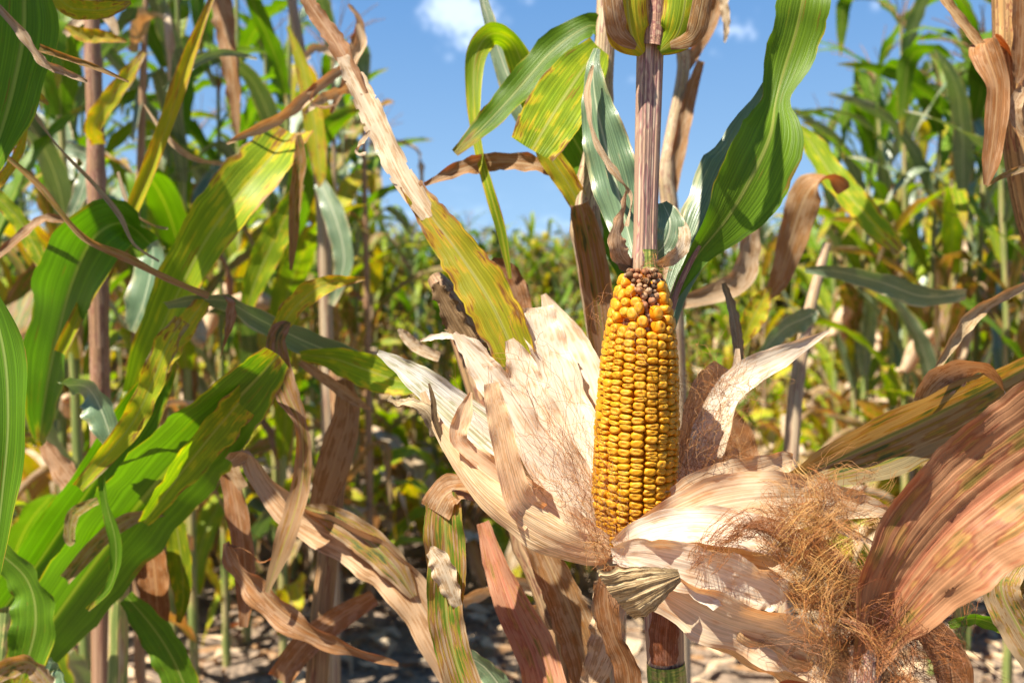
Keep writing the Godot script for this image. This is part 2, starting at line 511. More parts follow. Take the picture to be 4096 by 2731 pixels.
func build_ear(plant: Node3D, base: Vector3, tip: Vector3, rmax: float) -> MeshInstance3D:
	var axis := (tip - base).normalized()
	var length := base.distance_to(tip)
	var sx := axis.cross(Vector3(0, 0, 1)).normalized()   # across, towards +x
	var fz := sx.cross(axis).normalized()                  # towards the viewer side
	if fz.z < 0.0: fz = -fz
	var rows := []
	for i in 13:
		var t := i / 12.0
		var p := base + axis * length * t
		rows.append([p.x, p.y, p.z, rmax * ear_radius(t) * (0.84 if t < 0.8 else 0.62 if t < 0.88 else 0.5) * (0.4 if i == 12 else 1.0)])
	var ear := part("ear", tube(rows, {"n": 36, "k": 24, "tint": Color(0.42, 0.11, 0.006)}), M.cob, plant)
	ear.set_meta("label", "ripe yellow ear with bare pinkish tip standing in pulled open husks")
	var kinds := []
	for v in 10: kinds.append(kernel_mesh(v, v >= 6))
	var back := SurfaceTool.new()
	back.begin(Mesh.PRIMITIVE_TRIANGLES)
	var shown := 0
	var n_rows := 20
	var place := []
	for r in n_rows:
		var a0 := TAU * (r + 0.35) / n_rows
		var t := 0.004 + rng.randf() * 0.03
		var step0 := rng.randf_range(0.92, 1.06)
		while true:
			var lift := clampf((t - 0.68) / 0.2, 0.0, 1.0)
			var h := 0.0238 * step0 * rng.randf_range(0.72, 1.28) * lerpf(1.0, 1.7, lift)
			var a := a0 + 0.05 * nz(t * 320.0 + r * 60.0, r * 90.0) + lift * rng.randf_range(-0.1, 0.1)
			var front := sin(a)
			# the bare tip reaches lower on the side that looks at us
			var end := 0.955 - 0.14 * exp(-pow((a - PI * 0.5 + 0.12) / 0.42, 2.0)) + rng.randf_range(-0.012, 0.012)
			if t + h * 0.5 > end: break
			if not (lift > 0.5 and rng.randf() < 0.06):
				place.append([t + h * 0.5, h, a, lift, front])
			t += h
	place.sort_custom(func(p, q): return p[4] > q[4])
	for p in place:
		var t: float = p[0]
		var a: float = p[2]
		var lift: float = p[3]
		var rr := rmax * ear_radius(t)
		var out := (sx * cos(a) + fz * sin(a)).normalized()
		# outward leans to the tip where the ear tapers
		var slope := (ear_radius(minf(t + 0.02, 1.0)) - ear_radius(maxf(t - 0.02, 0.0))) / 0.04 * rmax / length
		var nrm := (out - axis * slope * 0.8).normalized()
		var along := (axis + out * slope * 0.8).normalized()
		var across := along.cross(nrm).normalized()
		var half_w := rr * TAU / n_rows * 0.5 * rng.randf_range(0.97, 1.08)
		if lift > 0.4: half_w *= rng.randf_range(1.02, 1.2)
		var half_h: float = p[1] * length * 0.5 * rng.randf_range(1.1, 1.2)
		var deep := rmax * 0.27
		nrm = nrm.rotated(along, rng.randf_range(-0.1, 0.1)).rotated(across, rng.randf_range(-0.1, 0.1))
		var b := Basis(across * half_w, along * half_h, nrm * deep)
		b = b.rotated(nrm, rng.randf_range(-0.12, 0.12) * (1.0 + lift))
		var kind: Mesh = kinds[rng.randi_range(6, 9) if rng.randf() < lift * 1.5 + 0.05 else rng.randi_range(0, 5)]
		var xf := Transform3D(b, base + axis * length * t + out * (rr * rng.randf_range(0.985, 1.015) - deep * 0.98))
		if shown < 300:
			var kn := part("kernel", kind, M.kernel, ear, true)
			kn.transform = Transform3D(Basis(), -ear_origin(ear)) * xf
			shown += 1
		else:
			back.append_from(kind, 0, xf)
	var rest := part("kernels", back.commit(), M.kernel, ear)
	rest.set_meta("kind", "stuff")
	# the bare tip: a pinkish cob with rows of small shrunken kernels
	var grain := SurfaceTool.new()
	grain.begin(Mesh.PRIMITIVE_TRIANGLES)
	var ball := SphereMesh.new()
	ball.radius = 1.0
	ball.height = 2.0
	ball.radial_segments = 8
	ball.rings = 5
	var tiny := []
	for c in [Color(0.29, 0.125, 0.06), Color(0.22, 0.085, 0.04), Color(0.34, 0.19, 0.10), Color(0.33, 0.21, 0.12), Color(0.10, 0.05, 0.025)]:
		var st := SurfaceTool.new()
		st.create_from(ball, 0)
		var arr := st.commit_to_arrays()
		var cc := PackedColorArray()
		for v in arr[Mesh.ARRAY_VERTEX]: cc.append(c.lerp(Color(0.40, 0.28, 0.19), clampf(v.z - 0.6, 0.0, 0.25)))
		arr[Mesh.ARRAY_COLOR] = cc
		var me := ArrayMesh.new()
		me.add_surface_from_arrays(Mesh.PRIMITIVE_TRIANGLES, arr)
		tiny.append(me)
	var ring := 0
	var t := 0.8
	while t < 1.012:
		var rr := rmax * lerpf(0.52, 0.4, (t - 0.8) / 0.205)
		if t > 0.965: rr *= sqrt(maxf(0.04, 1.0 - pow((t - 0.965) / 0.05, 2.0)))
		var cnt := maxi(3, int(TAU * rr / (rmax * 0.15)))
		for j in cnt:
			var a := TAU * (j + 0.5 * (ring % 2)) / cnt + rng.randf_range(-0.1, 0.1)
			var out := sx * cos(a) + fz * sin(a)
			var s := rmax * rng.randf_range(0.05, 0.098)
			var nrm := (out + axis * clampf((t - 0.9) * 9.0, 0.0, 1.0)).normalized()
			var y := (axis - nrm * axis.dot(nrm)).normalized() if absf(axis.dot(nrm)) < 0.99 else sx
			var xf := Transform3D(Basis(y.cross(nrm) * s, y * s * rng.randf_range(0.8, 1.1), nrm * s * rng.randf_range(0.6, 1.5)).rotated(nrm, rng.randf_range(-0.6, 0.6)), base + axis * length * t + out * rr)
			var which := rng.randi_range(0, 4) if t > 0.9 else rng.randi_range(0, 2)
			var g := part("shrunken_kernel", tiny[which], M.cob, ear, true) if sin(a) > -0.2 else null
			if g: g.transform = Transform3D(Basis(), -ear_origin(ear)) * xf
			else: grain.append_from(tiny[which], 0, xf)
		t += 0.0165
		ring += 1
	part("shrunken_kernels", grain.commit(), M.cob, ear).set_meta("kind", "stuff")
	return ear

func ear_origin(o: Node3D) -> Vector3:
	var base := Vector3.ZERO
	var up: Node = o
	while up is Node3D and up != self:
		base += (up as Node3D).position
		up = up.get_parent()
	return base

# ---------------------------------------------------------------- whole plants of the field
func free_leaf(h: float, az: float, e0: float, length: float, width: float, droop: float, kink: float, twist: float, o := {}) -> ArrayMesh:
	var n: int = o.get("n", 18)
	var pos := PackedVector3Array()
	var side := PackedVector3Array()
	var wid := PackedFloat32Array()
	var p := Vector3(cos(az) * 0.008, h, sin(az) * 0.008)
	var turn := az
	var wob := rng.randf() * 500.0
	for i in n + 1:
		var t := float(i) / n
		var e := e0 - droop * pow(t, 1.3) - (kink * smoothstep(0.0, 1.0, (t - 0.45) * 6.0))
		e = maxf(e, -1.5)
		turn = az + 0.5 * nz(t * 90.0 + wob, 0.0) + 0.35 * t * signf(twist)
		var dir := Vector3(cos(turn) * cos(e), sin(e), sin(turn) * cos(e))
		pos.append(p)
		var s := dir.cross(Vector3.UP)
		s = s.normalized() if s.length() > 0.05 else Vector3(-sin(turn), 0, cos(turn))
		side.append(s.rotated(dir, twist * t * t + 0.5 * nz(t * 140.0 + wob, 90.0)))
		var w := width * (0.55 + 0.45 * smoothstep(0.0, 0.25, t)) * pow(maxf(0.0, 1.0 - pow(t, 2.4)), 0.75)
		wid.append(maxf(w, 0.0012))
		p += dir * length / n
	return sheet(pos, side, wid, o)

func make_plant(called: String, height: float, mood: float, small: bool, sd: int) -> Node3D:
	# mood 0 green .. 1 dry
	rng.seed = sd
	var o := Node3D.new()
	o.name = called
	var lean := Vector3(rng.randf_range(-0.05, 0.05), 0, rng.randf_range(-0.05, 0.05))
	var rows := []
	for i in 7:
		var t := i / 6.0
		rows.append([lean.x * t * t * height, height * 0.9 * t - 0.02, lean.z * t * t * height, lerpf(0.0125, 0.005, t)])
	var knots := []
	for i in 8: knots.append(0.06 + i * 0.115)
	var st := part("stalk", tube(rows, {"n": 10 if small else 32, "k": 5 if small else 8, "nodes": [] if small else knots}), M["stalk_tan" if mood > 0.42 else "stalk_green"], o, true)
	var az := rng.randf() * TAU
	var count := 11 if small else 15
	for i in count:
		var t := (i + 0.6) / count
		var h := height * lerpf(0.07, 0.9, t)
		az += PI + rng.randf_range(-0.5, 0.5)
		var dry := mood + (0.42 - t) * 0.8 + rng.randf_range(-0.35, 0.35)
		var kind := "green"
		if dry > 0.95: kind = "brown"
		elif dry > 0.72: kind = "tan"
		elif dry > 0.58: kind = "half_dead"
		elif dry > 0.45: kind = "streaked"
		elif dry > 0.27: kind = "yellow"
		elif dry > 0.06: kind = "green_yellow"
		elif rng.randf() < 0.3: kind = "glaucous"
		var dead := dry > 0.58
		var k := rng.randf_range(0.75, 1.15)
		var tint := Color(k, k * rng.randf_range(0.94, 1.04), k * rng.randf_range(0.9, 1.05))
		var me := free_leaf(h, az, rng.randf_range(0.95, 1.4), rng.randf_range(0.36, 0.68) * lerpf(1.0, 0.75, absf(t - 0.5) * 2.0), rng.randf_range(0.048, 0.09) * (0.75 if dead else 1.0),
			rng.randf_range(0.5, 2.2) + (0.9 if dead else 0.0), rng.randf_range(1.0, 2.6) if rng.randf() < 0.4 else 0.0, rng.randf_range(-2.2, 2.2) * (1.4 if dead else 0.7),
			{"n": 9 if small else 18, "m": 3 if small else 6, "curl": rng.randf_range(0.5, 1.2) + (rng.randf_range(0.3, 2.4) if dead else 0.0), "ripple": 0.16 if dead else 0.09, "rf": rng.randf_range(4.0, 8.0), "rag": 0.3 if dead else 0.12, "tint": tint, "flip": rng.randf() < 0.5})
		var q := part("leaf", me, M[kind], o, true)
		q.position = Vector3(lean.x * t * t * height, 0, lean.z * t * t * height)
	# the tassel
	var ts := SurfaceTool.new()
	ts.begin(Mesh.PRIMITIVE_TRIANGLES)
	var top := Vector3(lean.x * height, height * 0.86, lean.z * height)
	for i in (5 if small else 9):
		var a := rng.randf() * TAU
		var out := 0.0 if i == 0 else rng.randf_range(0.15, 0.7)
		var q := []
		var p := top + Vector3(0, i * 0.006, 0)
		for j in 5:
			q.append([p.x, p.y, p.z, lerpf(0.0022, 0.0012, j / 4.0) * (1.5 if small else 1.0)])
			var e := 1.4 - out * (0.7 + j * 0.35)
			p += Vector3(cos(a) * cos(e), sin(e), sin(a) * cos(e)) * 0.05
		ts.append_from(tube(q, {"n": 6, "k": 4, "tint": Color(0.8, 0.62, 0.45)}), 0, Transform3D())
	part("tassel", ts.commit(), M.stalk_tan, o, true)
	# a hanging or standing ear in dry husks
	if not small:
		var ea := rng.randf() * TAU
		var eh := height * rng.randf_range(0.42, 0.55)
		var d := Vector3(cos(ea), 0, sin(ea))
		var b := Vector3(0, eh, 0) + d * 0.012
		var e := b + d * 0.09 + Vector3(0, rng.randf_range(-0.16, 0.16), 0)
		var mid := (b + e) * 0.5 + d * 0.012
		part("ear", tube([[b.x, b.y, b.z, 0.008], [b.x * 0.6 + mid.x * 0.4, b.y * 0.6 + mid.y * 0.4, b.z * 0.6 + mid.z * 0.4, 0.024], [mid.x, mid.y, mid.z, 0.027], [e.x, e.y, e.z, 0.014], [e.x + d.x * 0.03, e.y, e.z + d.z * 0.03, 0.003]], {"n": 12, "k": 8}), M.husk_outer, o, true)
	return o

func joined(o: Node3D) -> ArrayMesh:
	var by := {}
	for c in o.get_children():
		var m: Material = c.material_override
		if not by.has(m):
			by[m] = SurfaceTool.new()
			by[m].begin(Mesh.PRIMITIVE_TRIANGLES)
		by[m].append_from(c.mesh, 0, c.transform)
	var me := ArrayMesh.new()
	for m in by:
		me.add_surface_from_arrays(Mesh.PRIMITIVE_TRIANGLES, by[m].commit_to_arrays())
		me.surface_set_material(me.get_surface_count() - 1, m)
	return me

func sky_cover() -> ImageTexture:
	var w := 1536
	var h := 768
	var data := PackedByteArray()
	data.resize(w * h * 4)
	noise.fractal_octaves = 5
	for y in range(200, 384):
		var el := (0.5 - (y + 0.5) / h) * PI
		for x in w:
			var az := (x + 0.5) / w * TAU
			if az > PI: az -= TAU
			var a := 0.0
			# fair weather puffs, thin and scattered; low banks near the horizon
			var fx := az * 900.0
			var low := exp(-pow((el - 0.07) / 0.05, 2.0))
			a = maxf(0.0, nz(fx * 1.0, el * 3000.0 + 2000.0) * 1.1 + nz(fx * 4.0, el * 9000.0) * 0.5 - 0.10) * low * (0.55 + 0.5 * minf(1.0, absf(az) * 3.0))
			var puff := nz(fx * 0.9 + 5000.0, el * 1700.0) * 1.3 + nz(fx * 5.0, el * 7000.0 + 900.0) * 0.5
			a = maxf(a, smoothstep(0.62, 1.1, puff) * 0.9 * smoothstep(0.2, 0.32, el))
			# the small white cloud above the field
			var dx := (az + 0.062) / 0.046
			var dy := (el - 0.328 - 0.004 * sin(az * 60.0)) / 0.024
			var dx2 := (az + 0.05) / 0.032
			var dy2 := (el - 0.296) / 0.009
			var body := exp(-dx * dx - dy * dy) + 0.42 * exp(-dx2 * dx2 - dy2 * dy2)
			a = maxf(a, smoothstep(0.22, 0.9, body * 1.15 + nz(fx * 9.0, el * 9000.0) * 0.5 * minf(1.0, body * 2.5)))
			var i := (y * w + x) * 4
			data[i] = 255
			data[i + 1] = 250
			data[i + 2] = 245
			data[i + 3] = clampi(int(a * 255.0), 0, 255)
	noise.fractal_octaves = 3
	return ImageTexture.create_from_image(Image.create_from_data(w, h, false, Image.FORMAT_RGBA8, data))

func _ready() -> void:
	rng.seed = 7
	# ------------------------------------------------ camera, sky, sun, exposure
	var cam := Camera3D.new()
	cam.name = "camera"
	cam.position = Vector3(0, 1.05, 0)
	cam.rotation_degrees = Vector3(-2.84, 0, 0)
	cam.near = 0.05
	cam.far = 400.0
	var lens := CameraAttributesPhysical.new()
	lens.frustum_focal_length = 28.97
	lens.frustum_focus_distance = 0.475
	lens.exposure_aperture = 8.0
	cam.attributes = lens
	cam.fov = 45.0
	add_child(cam)
	cam.current = true
	noise.seed = 11
	noise.noise_type = FastNoiseLite.TYPE_SIMPLEX_SMOOTH
	noise.frequency = 0.012
	noise.fractal_octaves = 3
	var sky_m := ProceduralSkyMaterial.new()
	sky_m.sky_top_color = Color(0.15, 0.43, 0.72)
	sky_m.sky_horizon_color = Color(0.66, 0.81, 0.93)
	sky_m.sky_curve = 0.20
	sky_m.sky_energy_multiplier = 0.69
	sky_m.ground_bottom_color = Color(0.30, 0.25, 0.17)
	sky_m.ground_horizon_color = Color(0.45, 0.42, 0.33)
	sky_m.sky_cover = sky_cover()
	sky_m.sky_cover_modulate = Color(0.62, 0.62, 0.62)
	sky_m.sun_angle_max = 12.0
	var sky := Sky.new()
	sky.sky_material = sky_m
	var env := Environment.new()
	env.background_mode = Environment.BG_SKY
	env.sky = sky
	env.tonemap_mode = Environment.TONE_MAPPER_LINEAR
	env.tonemap_exposure = 3.02
	env.sdfgi_enabled = true
	env.ssao_enabled = true
	env.ssil_enabled = true
	var we := WorldEnvironment.new()
	we.name = "environment"
	we.environment = env
	add_child(we)
	var sun := DirectionalLight3D.new()
	sun.name = "sun"
	sun.light_color = Color(1.0, 0.965, 0.9)
	sun.light_energy = 1.55
	sun.light_angular_distance = 0.5
	sun.shadow_enabled = true
	sun.look_at_from_position(Vector3(-0.40, 0.86, 0.31), Vector3.ZERO)
	add_child(sun)

	make_materials()
	ground()
	field()
	middle_plants()
	left_plants()
	right_plants()
	hero()

# ---------------------------------------------------------------- ground
func ground() -> void:
	var st := SurfaceTool.new()
	st.begin(Mesh.PRIMITIVE_TRIANGLES)
	var n := 90
	var at := func(i: int, j: int) -> Vector3:
		var x := (i - n * 0.5) * 0.22
		var z := 1.5 - j * 0.22
		return Vector3(x, 0.03 * nz(x * 190.0, z * 190.0) + 0.02 * nz(x * 700.0, z * 700.0) - 0.01, z)
	for j in n:
		for i in n:
			for c in [[0, 0], [0, 1], [1, 0], [1, 0], [0, 1], [1, 1]]:
				st.set_smooth_group(0)
				st.add_vertex(at.call(i + c[0], j + c[1]))
	st.index()
	st.generate_normals()
	var g := part("ground", st.commit(), M.soil, self, true)
	g.set_meta("kind", "structure")
	tag(g, "bare brown soil between the maize rows", "ground")
	var far := PlaneMesh.new()
	far.size = Vector2(700, 700)
	var f := part("field_ground", far, M.soil, self, true)
	f.position = Vector3(0, -0.06, -300)
	f.set_meta("kind", "structure")
	tag(f, "soil of the wide field reaching to the horizon", "ground")
	# dry scraps of leaf on the soil
	rng.seed = 91
	for k in 3:
		var rows := [[-0.07, 0.004, 0, 0.012, 90], [-0.03, 0.018, 0.012, 0.03, 80], [0.02, 0.014, -0.01, 0.028, 110], [0.07, 0.003, 0.006, 0.006, 95]]
		var scrap := ribbon(rows, {"n": 6, "m": 3, "curl": 1.6, "ripple": 0.3, "rag": 0.4})
		var mm := MultiMesh.new()
		mm.transform_format = MultiMesh.TRANSFORM_3D
		mm.mesh = scrap
		mm.instance_count = [1500, 500, 1100][k]
		for i in mm.instance_count:
			var d := 1.2 + 9.0 * pow(rng.randf(), 1.6)
			var x := rng.randf_range(-0.75, 0.75) * d
			var b := Basis.from_euler(Vector3(rng.randf_range(-0.3, 0.3), rng.randf() * TAU, rng.randf_range(-0.4, 0.4))).scaled(Vector3(rng.randf_range(0.5, 2.2), 1.0, 1.0) * rng.randf_range(0.4, 1.2))
			mm.set_instance_transform(i, Transform3D(b, Vector3(x, 0.01, -d)))
		var mi := MultiMeshInstance3D.new()
		mi.name = ["leaf_litter", "pale_leaf_litter", "brown_leaf_litter"][k]
		mi.multimesh = mm
		mi.material_override = [M.tan, M.husk_outer, M.brown][k]
		add_child(mi)
		mi.set_meta("kind", "stuff")
		tag(mi, ["tan scraps of dry maize leaf strewn on the soil", "pale scraps of husk strewn on the soil", "brown crumbled leaf scraps strewn on the soil"][k], "leaf litter")

# ---------------------------------------------------------------- the blurred rows
func field() -> void:
	var protos := []
	var smalls := []
	var kinds := [["green", 2.15, 0.02], ["green", 2.05, 0.14], ["yellowing", 2.1, 0.28], ["yellowing", 1.95, 0.36], ["half dry", 2.0, 0.5], ["dry", 1.85, 0.82], ["green", 1.95, 0.08], ["yellowing", 2.05, 0.22]]
	for i in kinds.size():
		protos.append(make_plant("maize_plant", kinds[i][1], kinds[i][2], false, 300 + i))
		var s := make_plant("maize_plant", kinds[i][1], kinds[i][2], true, 500 + i)
		smalls.append(joined(s))
		s.free()
	rng.seed = 1234
	var turn := 0.06
	var rows_dir := Vector3(sin(turn), 0, -cos(turn))
	var cross := Vector3(cos(turn), 0, sin(turn))
	var near := 0
	var mid := 0
	for turn_no in 25:
		var r := (turn_no + 1) / 2 * (1 if turn_no % 2 else -1)
		var s := 0.9
		var nth := 0
		while s < 9.6:
			s += rng.randf_range(0.16, 0.28) if s < 6.5 else rng.randf_range(0.3, 0.62)
			var p := cross * (r * 0.72 - 0.28 + rng.randfn() * 0.05) + rows_dir * s
			var d := -p.z
			if d < 1.25: continue
			var px := 1176.0 + 1893.0 * p.x / d
			if px < -260.0 or px > 2620.0: continue
			var lane := false
			var left_edge := lerpf(640.0, 850.0, smoothstep(1.2, 3.5, d)) + 120.0 * smoothstep(3.5, 8.5, d)
			var right_edge := lerpf(2200.0, 1930.0, smoothstep(1.4, 3.0, d)) - 270.0 * smoothstep(3.0, 8.0, d)
			lane = px > left_edge and px < right_edge
			if lane and d < 8.5: continue
			var tall := 1.0 if not lane else 0.74
			var k := rng.randi_range(0, protos.size() - 1)
			if px > 1500.0 and rng.randf() < 0.75: k = [2, 7, 1, 3][rng.randi_range(0, 3)]
			elif rng.randf() < 0.15: k = [2, 3, 4, 5][rng.randi_range(0, 3)]
			if px < 1000.0 and rng.randf() < 0.4: k = [0, 1, 6, 7][rng.randi_range(0, 3)]
			var o: Node3D
			var where: String = "left of the open lane" if px < left_edge + 1.0 else "right of the open lane" if px >= right_edge - 1.0 else "beyond the end of the lane"
			var state: String = kinds[k][0]
			if d < 5.0:
				if near > 142: continue
				near += 1
				o = protos[k].duplicate()
				o.name = numbered("maize_plant")
				var order := ["first", "second", "third", "fourth", "fifth", "sixth", "seventh", "eighth", "ninth", "tenth", "eleventh", "twelfth", "thirteenth", "fourteenth"]
				nth += 1
				tag(o, "%s maize plant, %s in the %s row %s of the lane" % [state, order[mini(nth - 1, 13)], order[absi(r)] if r else "middle", "left" if px < left_edge + 1.0 else "right"], "maize plant", "maize plants in the near rows %s" % where)
			else:
				if mid > 100: continue
				mid += 1
				var mi := MeshInstance3D.new()
				mi.mesh = smalls[k]
				o = mi
				o.name = numbered("maize_plant")
				tag(o, "%s maize plant blurred far off %s" % [state, where], "maize plant", "%s maize plants far off %s" % [state, where])
			add_child(o)
			o.position = p
			o.rotation.y = rng.randf() * TAU
			o.scale = Vector3.ONE * rng.randf_range(0.86, 1.08) * tall
	# the closest plants of the rows on both sides
	var seen := {}
	for q in [[850, 3.7], [815, 3.1], [770, 2.5], [710, 2.9], [640, 2.05], [430, 2.0], [120, 1.9], [1960, 3.1], [2090, 2.7], [2160, 2.3], [2200, 3.2], [2240, 2.4], [2340, 2.15]]:
		var k: int = [2, 3, 7, 3, 4, 1][rng.randi_range(0, 5)]
		var o: Node3D = protos[k].duplicate()
		o.name = numbered("maize_plant")
		add_child(o)
		o.position = Vector3((q[0] - 1176.0) / 1893.0 * q[1], 0, -q[1])
		o.rotation.y = rng.randf() * TAU
		o.scale = Vector3.ONE * rng.randf_range(0.95, 1.08)
		seen[q[0] < 1176] = seen.get(q[0] < 1176, 0) + 1
		var nth_word: String = ["nearest", "second nearest", "third nearest", "fourth nearest", "fifth nearest", "sixth nearest", "seventh nearest"][seen[q[0] < 1176] - 1]
		tag(o, "tall %s maize plant fronting the %s rows, %s to the lane" % [kinds[k][0], "left" if q[0] < 1176 else "right", nth_word], "maize plant", "closest plants of the %s rows" % ("left" if q[0] < 1176 else "right"))
	# stunted and lodged plants inside the lane, their tops below eye level
	for q in [[-0.02, -3.1, 0.56], [0.42, -3.3, 0.6], [-0.35, -3.9, 0.58], [0.75, -3.0, 0.58], [0.16, -4.2, 0.62], [0.95, -3.9, 0.62], [-0.1, -5.2, 0.62], [0.55, -4.9, 0.62], [1.05, -5.4, 0.64], [0.3, -6.2, 0.64], [0.8, -6.4, 0.66], [-0.35, -6.5, 0.66], [1.3, -6.9, 0.66], [0.05, -7.2, 0.68], [0.6, -7.6, 0.68], [1.2, -8.0, 0.7], [-0.3, -8.0, 0.7]]:
		var k: int = [5, 4, 2, 3, 5, 7][rng.randi_range(0, 5)]
		var o: Node3D = protos[k].duplicate()
		o.name = numbered("maize_plant")
		add_child(o)
		o.position = Vector3(q[0], 0, q[1])
		o.rotation = Vector3(rng.randf_range(-0.15, 0.15), rng.randf() * TAU, rng.randf_range(-0.15, 0.15))
		o.scale = Vector3.ONE * q[2] * rng.randf_range(0.95, 1.05)
		tag(o, "stunted %s maize plant standing low in the lane behind the ear" % kinds[k][0], "maize plant", "stunted %s maize plants in the lane" % kinds[k][0])
	# a few taller ones whose tops break the skyline beyond the ear
	for q in [[955, 5.4, 0.8, "leftmost"], [1075, 6.4, 0.84, "second from the left"], [1215, 7.0, 0.8, "third from the left"], [1310, 5.7, 0.78, "just left of the main stalk"], [1655, 5.9, 0.8, "just right of the main stalk"], [1760, 4.9, 0.84, "rightmost"]]:
		var k: int = [2, 7, 3, 4][rng.randi_range(0, 3)]
		var o: Node3D = protos[k].duplicate()
		o.name = numbered("maize_plant")
		add_child(o)
		o.position = Vector3((q[0] - 1176.0) / 1893.0 * q[1], 0, -q[1])
		o.rotation.y = rng.randf() * TAU
		o.scale = Vector3.ONE * q[2]
		tag(o, "%s maize plant breaking the skyline behind the ear, %s" % [kinds[k][0], q[3]], "maize plant", "maize plants breaking the skyline")
	# low weedy and broken maize crowding the lane further down
	for i in 70:
		var d := 3.0 + 5.4 * pow(rng.randf(), 0.8)
		var px := rng.randf_range(870.0, 1920.0 - 25.0 * d)
		var mi := MeshInstance3D.new()
		var k := rng.randi_range(0, smalls.size() - 1)
		mi.mesh = smalls[k]
		mi.name = numbered("maize_plant")
		add_child(mi)
		mi.position = Vector3((px - 1176.0) / 1893.0 * d, 0, -d)
		mi.rotation = Vector3(rng.randf_range(-0.2, 0.2), rng.randf() * TAU, rng.randf_range(-0.2, 0.2))
		mi.scale = Vector3.ONE * rng.randf_range(0.44, 0.62)
		tag(mi, "small %s maize plant blurred low in the lane" % kinds[k][0], "maize plant", "small %s maize plants crowding the lane" % kinds[k][0])
	for o in protos: o.free()
	# leaves bent down and lodged between the rows: a tangle nobody could count
	for k in 4:
		rng.seed = 800 + k
		var bent := free_leaf(0.0, 0.0, 1.2, 0.6, 0.085, 2.3, 0.8, 1.2, {"n": 10, "m": 4, "curl": 0.9, "ripple": 0.12})
		var mm := MultiMesh.new()
		mm.transform_format = MultiMesh.TRANSFORM_3D
		mm.mesh = bent
		mm.instance_count = 330
		for i in 330:
			var d := 2.7 + 6.0 * pow(rng.randf(), 1.2)
			var x := rng.randf_range(-0.62, 0.62) * d
			mm.set_instance_transform(i, Transform3D(Basis.from_euler(Vector3(rng.randf_range(-0.4, 0.4), rng.randf() * TAU, rng.randf_range(-0.3, 0.3))).scaled(Vector3.ONE * rng.randf_range(0.6, 1.25)), Vector3(x, rng.randf_range(0.0, 0.32), -d)))
		var mi := MultiMeshInstance3D.new()
		mi.name = ["lodged_green_leaves", "lodged_yellow_leaves", "lodged_dry_leaves", "lodged_brown_leaves"][k]
		mi.multimesh = mm
		mi.material_override = [M.green_yellow, M.yellow, M.tan, M.half_dead][k]
		add_child(mi)
		mi.set_meta("kind", "stuff")
		tag(mi, ["tangle of bent green leaves low between the stalks", "tangle of bent yellow leaves low between the stalks", "tangle of dry tan leaves low between the stalks", "tangle of brown dying leaves low between the stalks"][k], "lodged leaves")
	# the far field, one mass
	for k in 4:
		var mm := MultiMesh.new()
		mm.transform_format = MultiMesh.TRANSFORM_3D
		mm.mesh = smalls[[0, 2, 4, 5][k]]
		mm.instance_count = 1500
		for i in 1500:
			var d := 7.5 + 60.0 * pow(rng.randf(), 1.8)
			var x := rng.randf_range(-0.72, 0.72) * d
			mm.set_instance_transform(i, Transform3D(Basis(Vector3.UP, rng.randf() * TAU).scaled(Vector3.ONE * rng.randf_range(0.66, 0.94)), Vector3(x, 0, -d)))
		var mi := MultiMeshInstance3D.new()
		mi.name = ["distant_maize", "distant_yellow_maize", "distant_dry_maize", "distant_brown_maize"][k]
		mi.multimesh = mm
		add_child(mi)
		mi.set_meta("kind", "stuff")
		tag(mi, ["far green maize plants merging towards the horizon", "far yellowing maize plants merging towards the horizon", "far half dry maize plants merging towards the horizon", "far brown dry maize plants merging towards the horizon"][k], "maize field")

# the upper part of a near plant: the stalk tapers on, with leaves turned the given ways
func upper(plant: Node3D, m: String, from: Vector3, r: float, top: float, ways: Array, dry: String) -> void:
	var h := top - from.y
	part("stalk", tube([[from.x, from.y, from.z, r], [from.x + 0.01, from.y + h * 0.5, from.z, r * 0.75], [from.x + 0.015, top, from.z - 0.01, r * 0.35]], {"n": 12, "k": 10}), M[m], plant)
	for i in ways.size():
		var lf := part("leaf", free_leaf(0.0, ways[i], 1.1, 0.5, 0.07, 2.0, 0.4, 0.8, {"n": 18, "m": 6, "curl": 0.8, "ripple": 0.1, "rag": 0.12}), M[dry if i % 2 else "green_yellow"], plant, true)
		lf.position = from + Vector3(0.005, h * (0.25 + 0.25 * i), 0) - plant.position

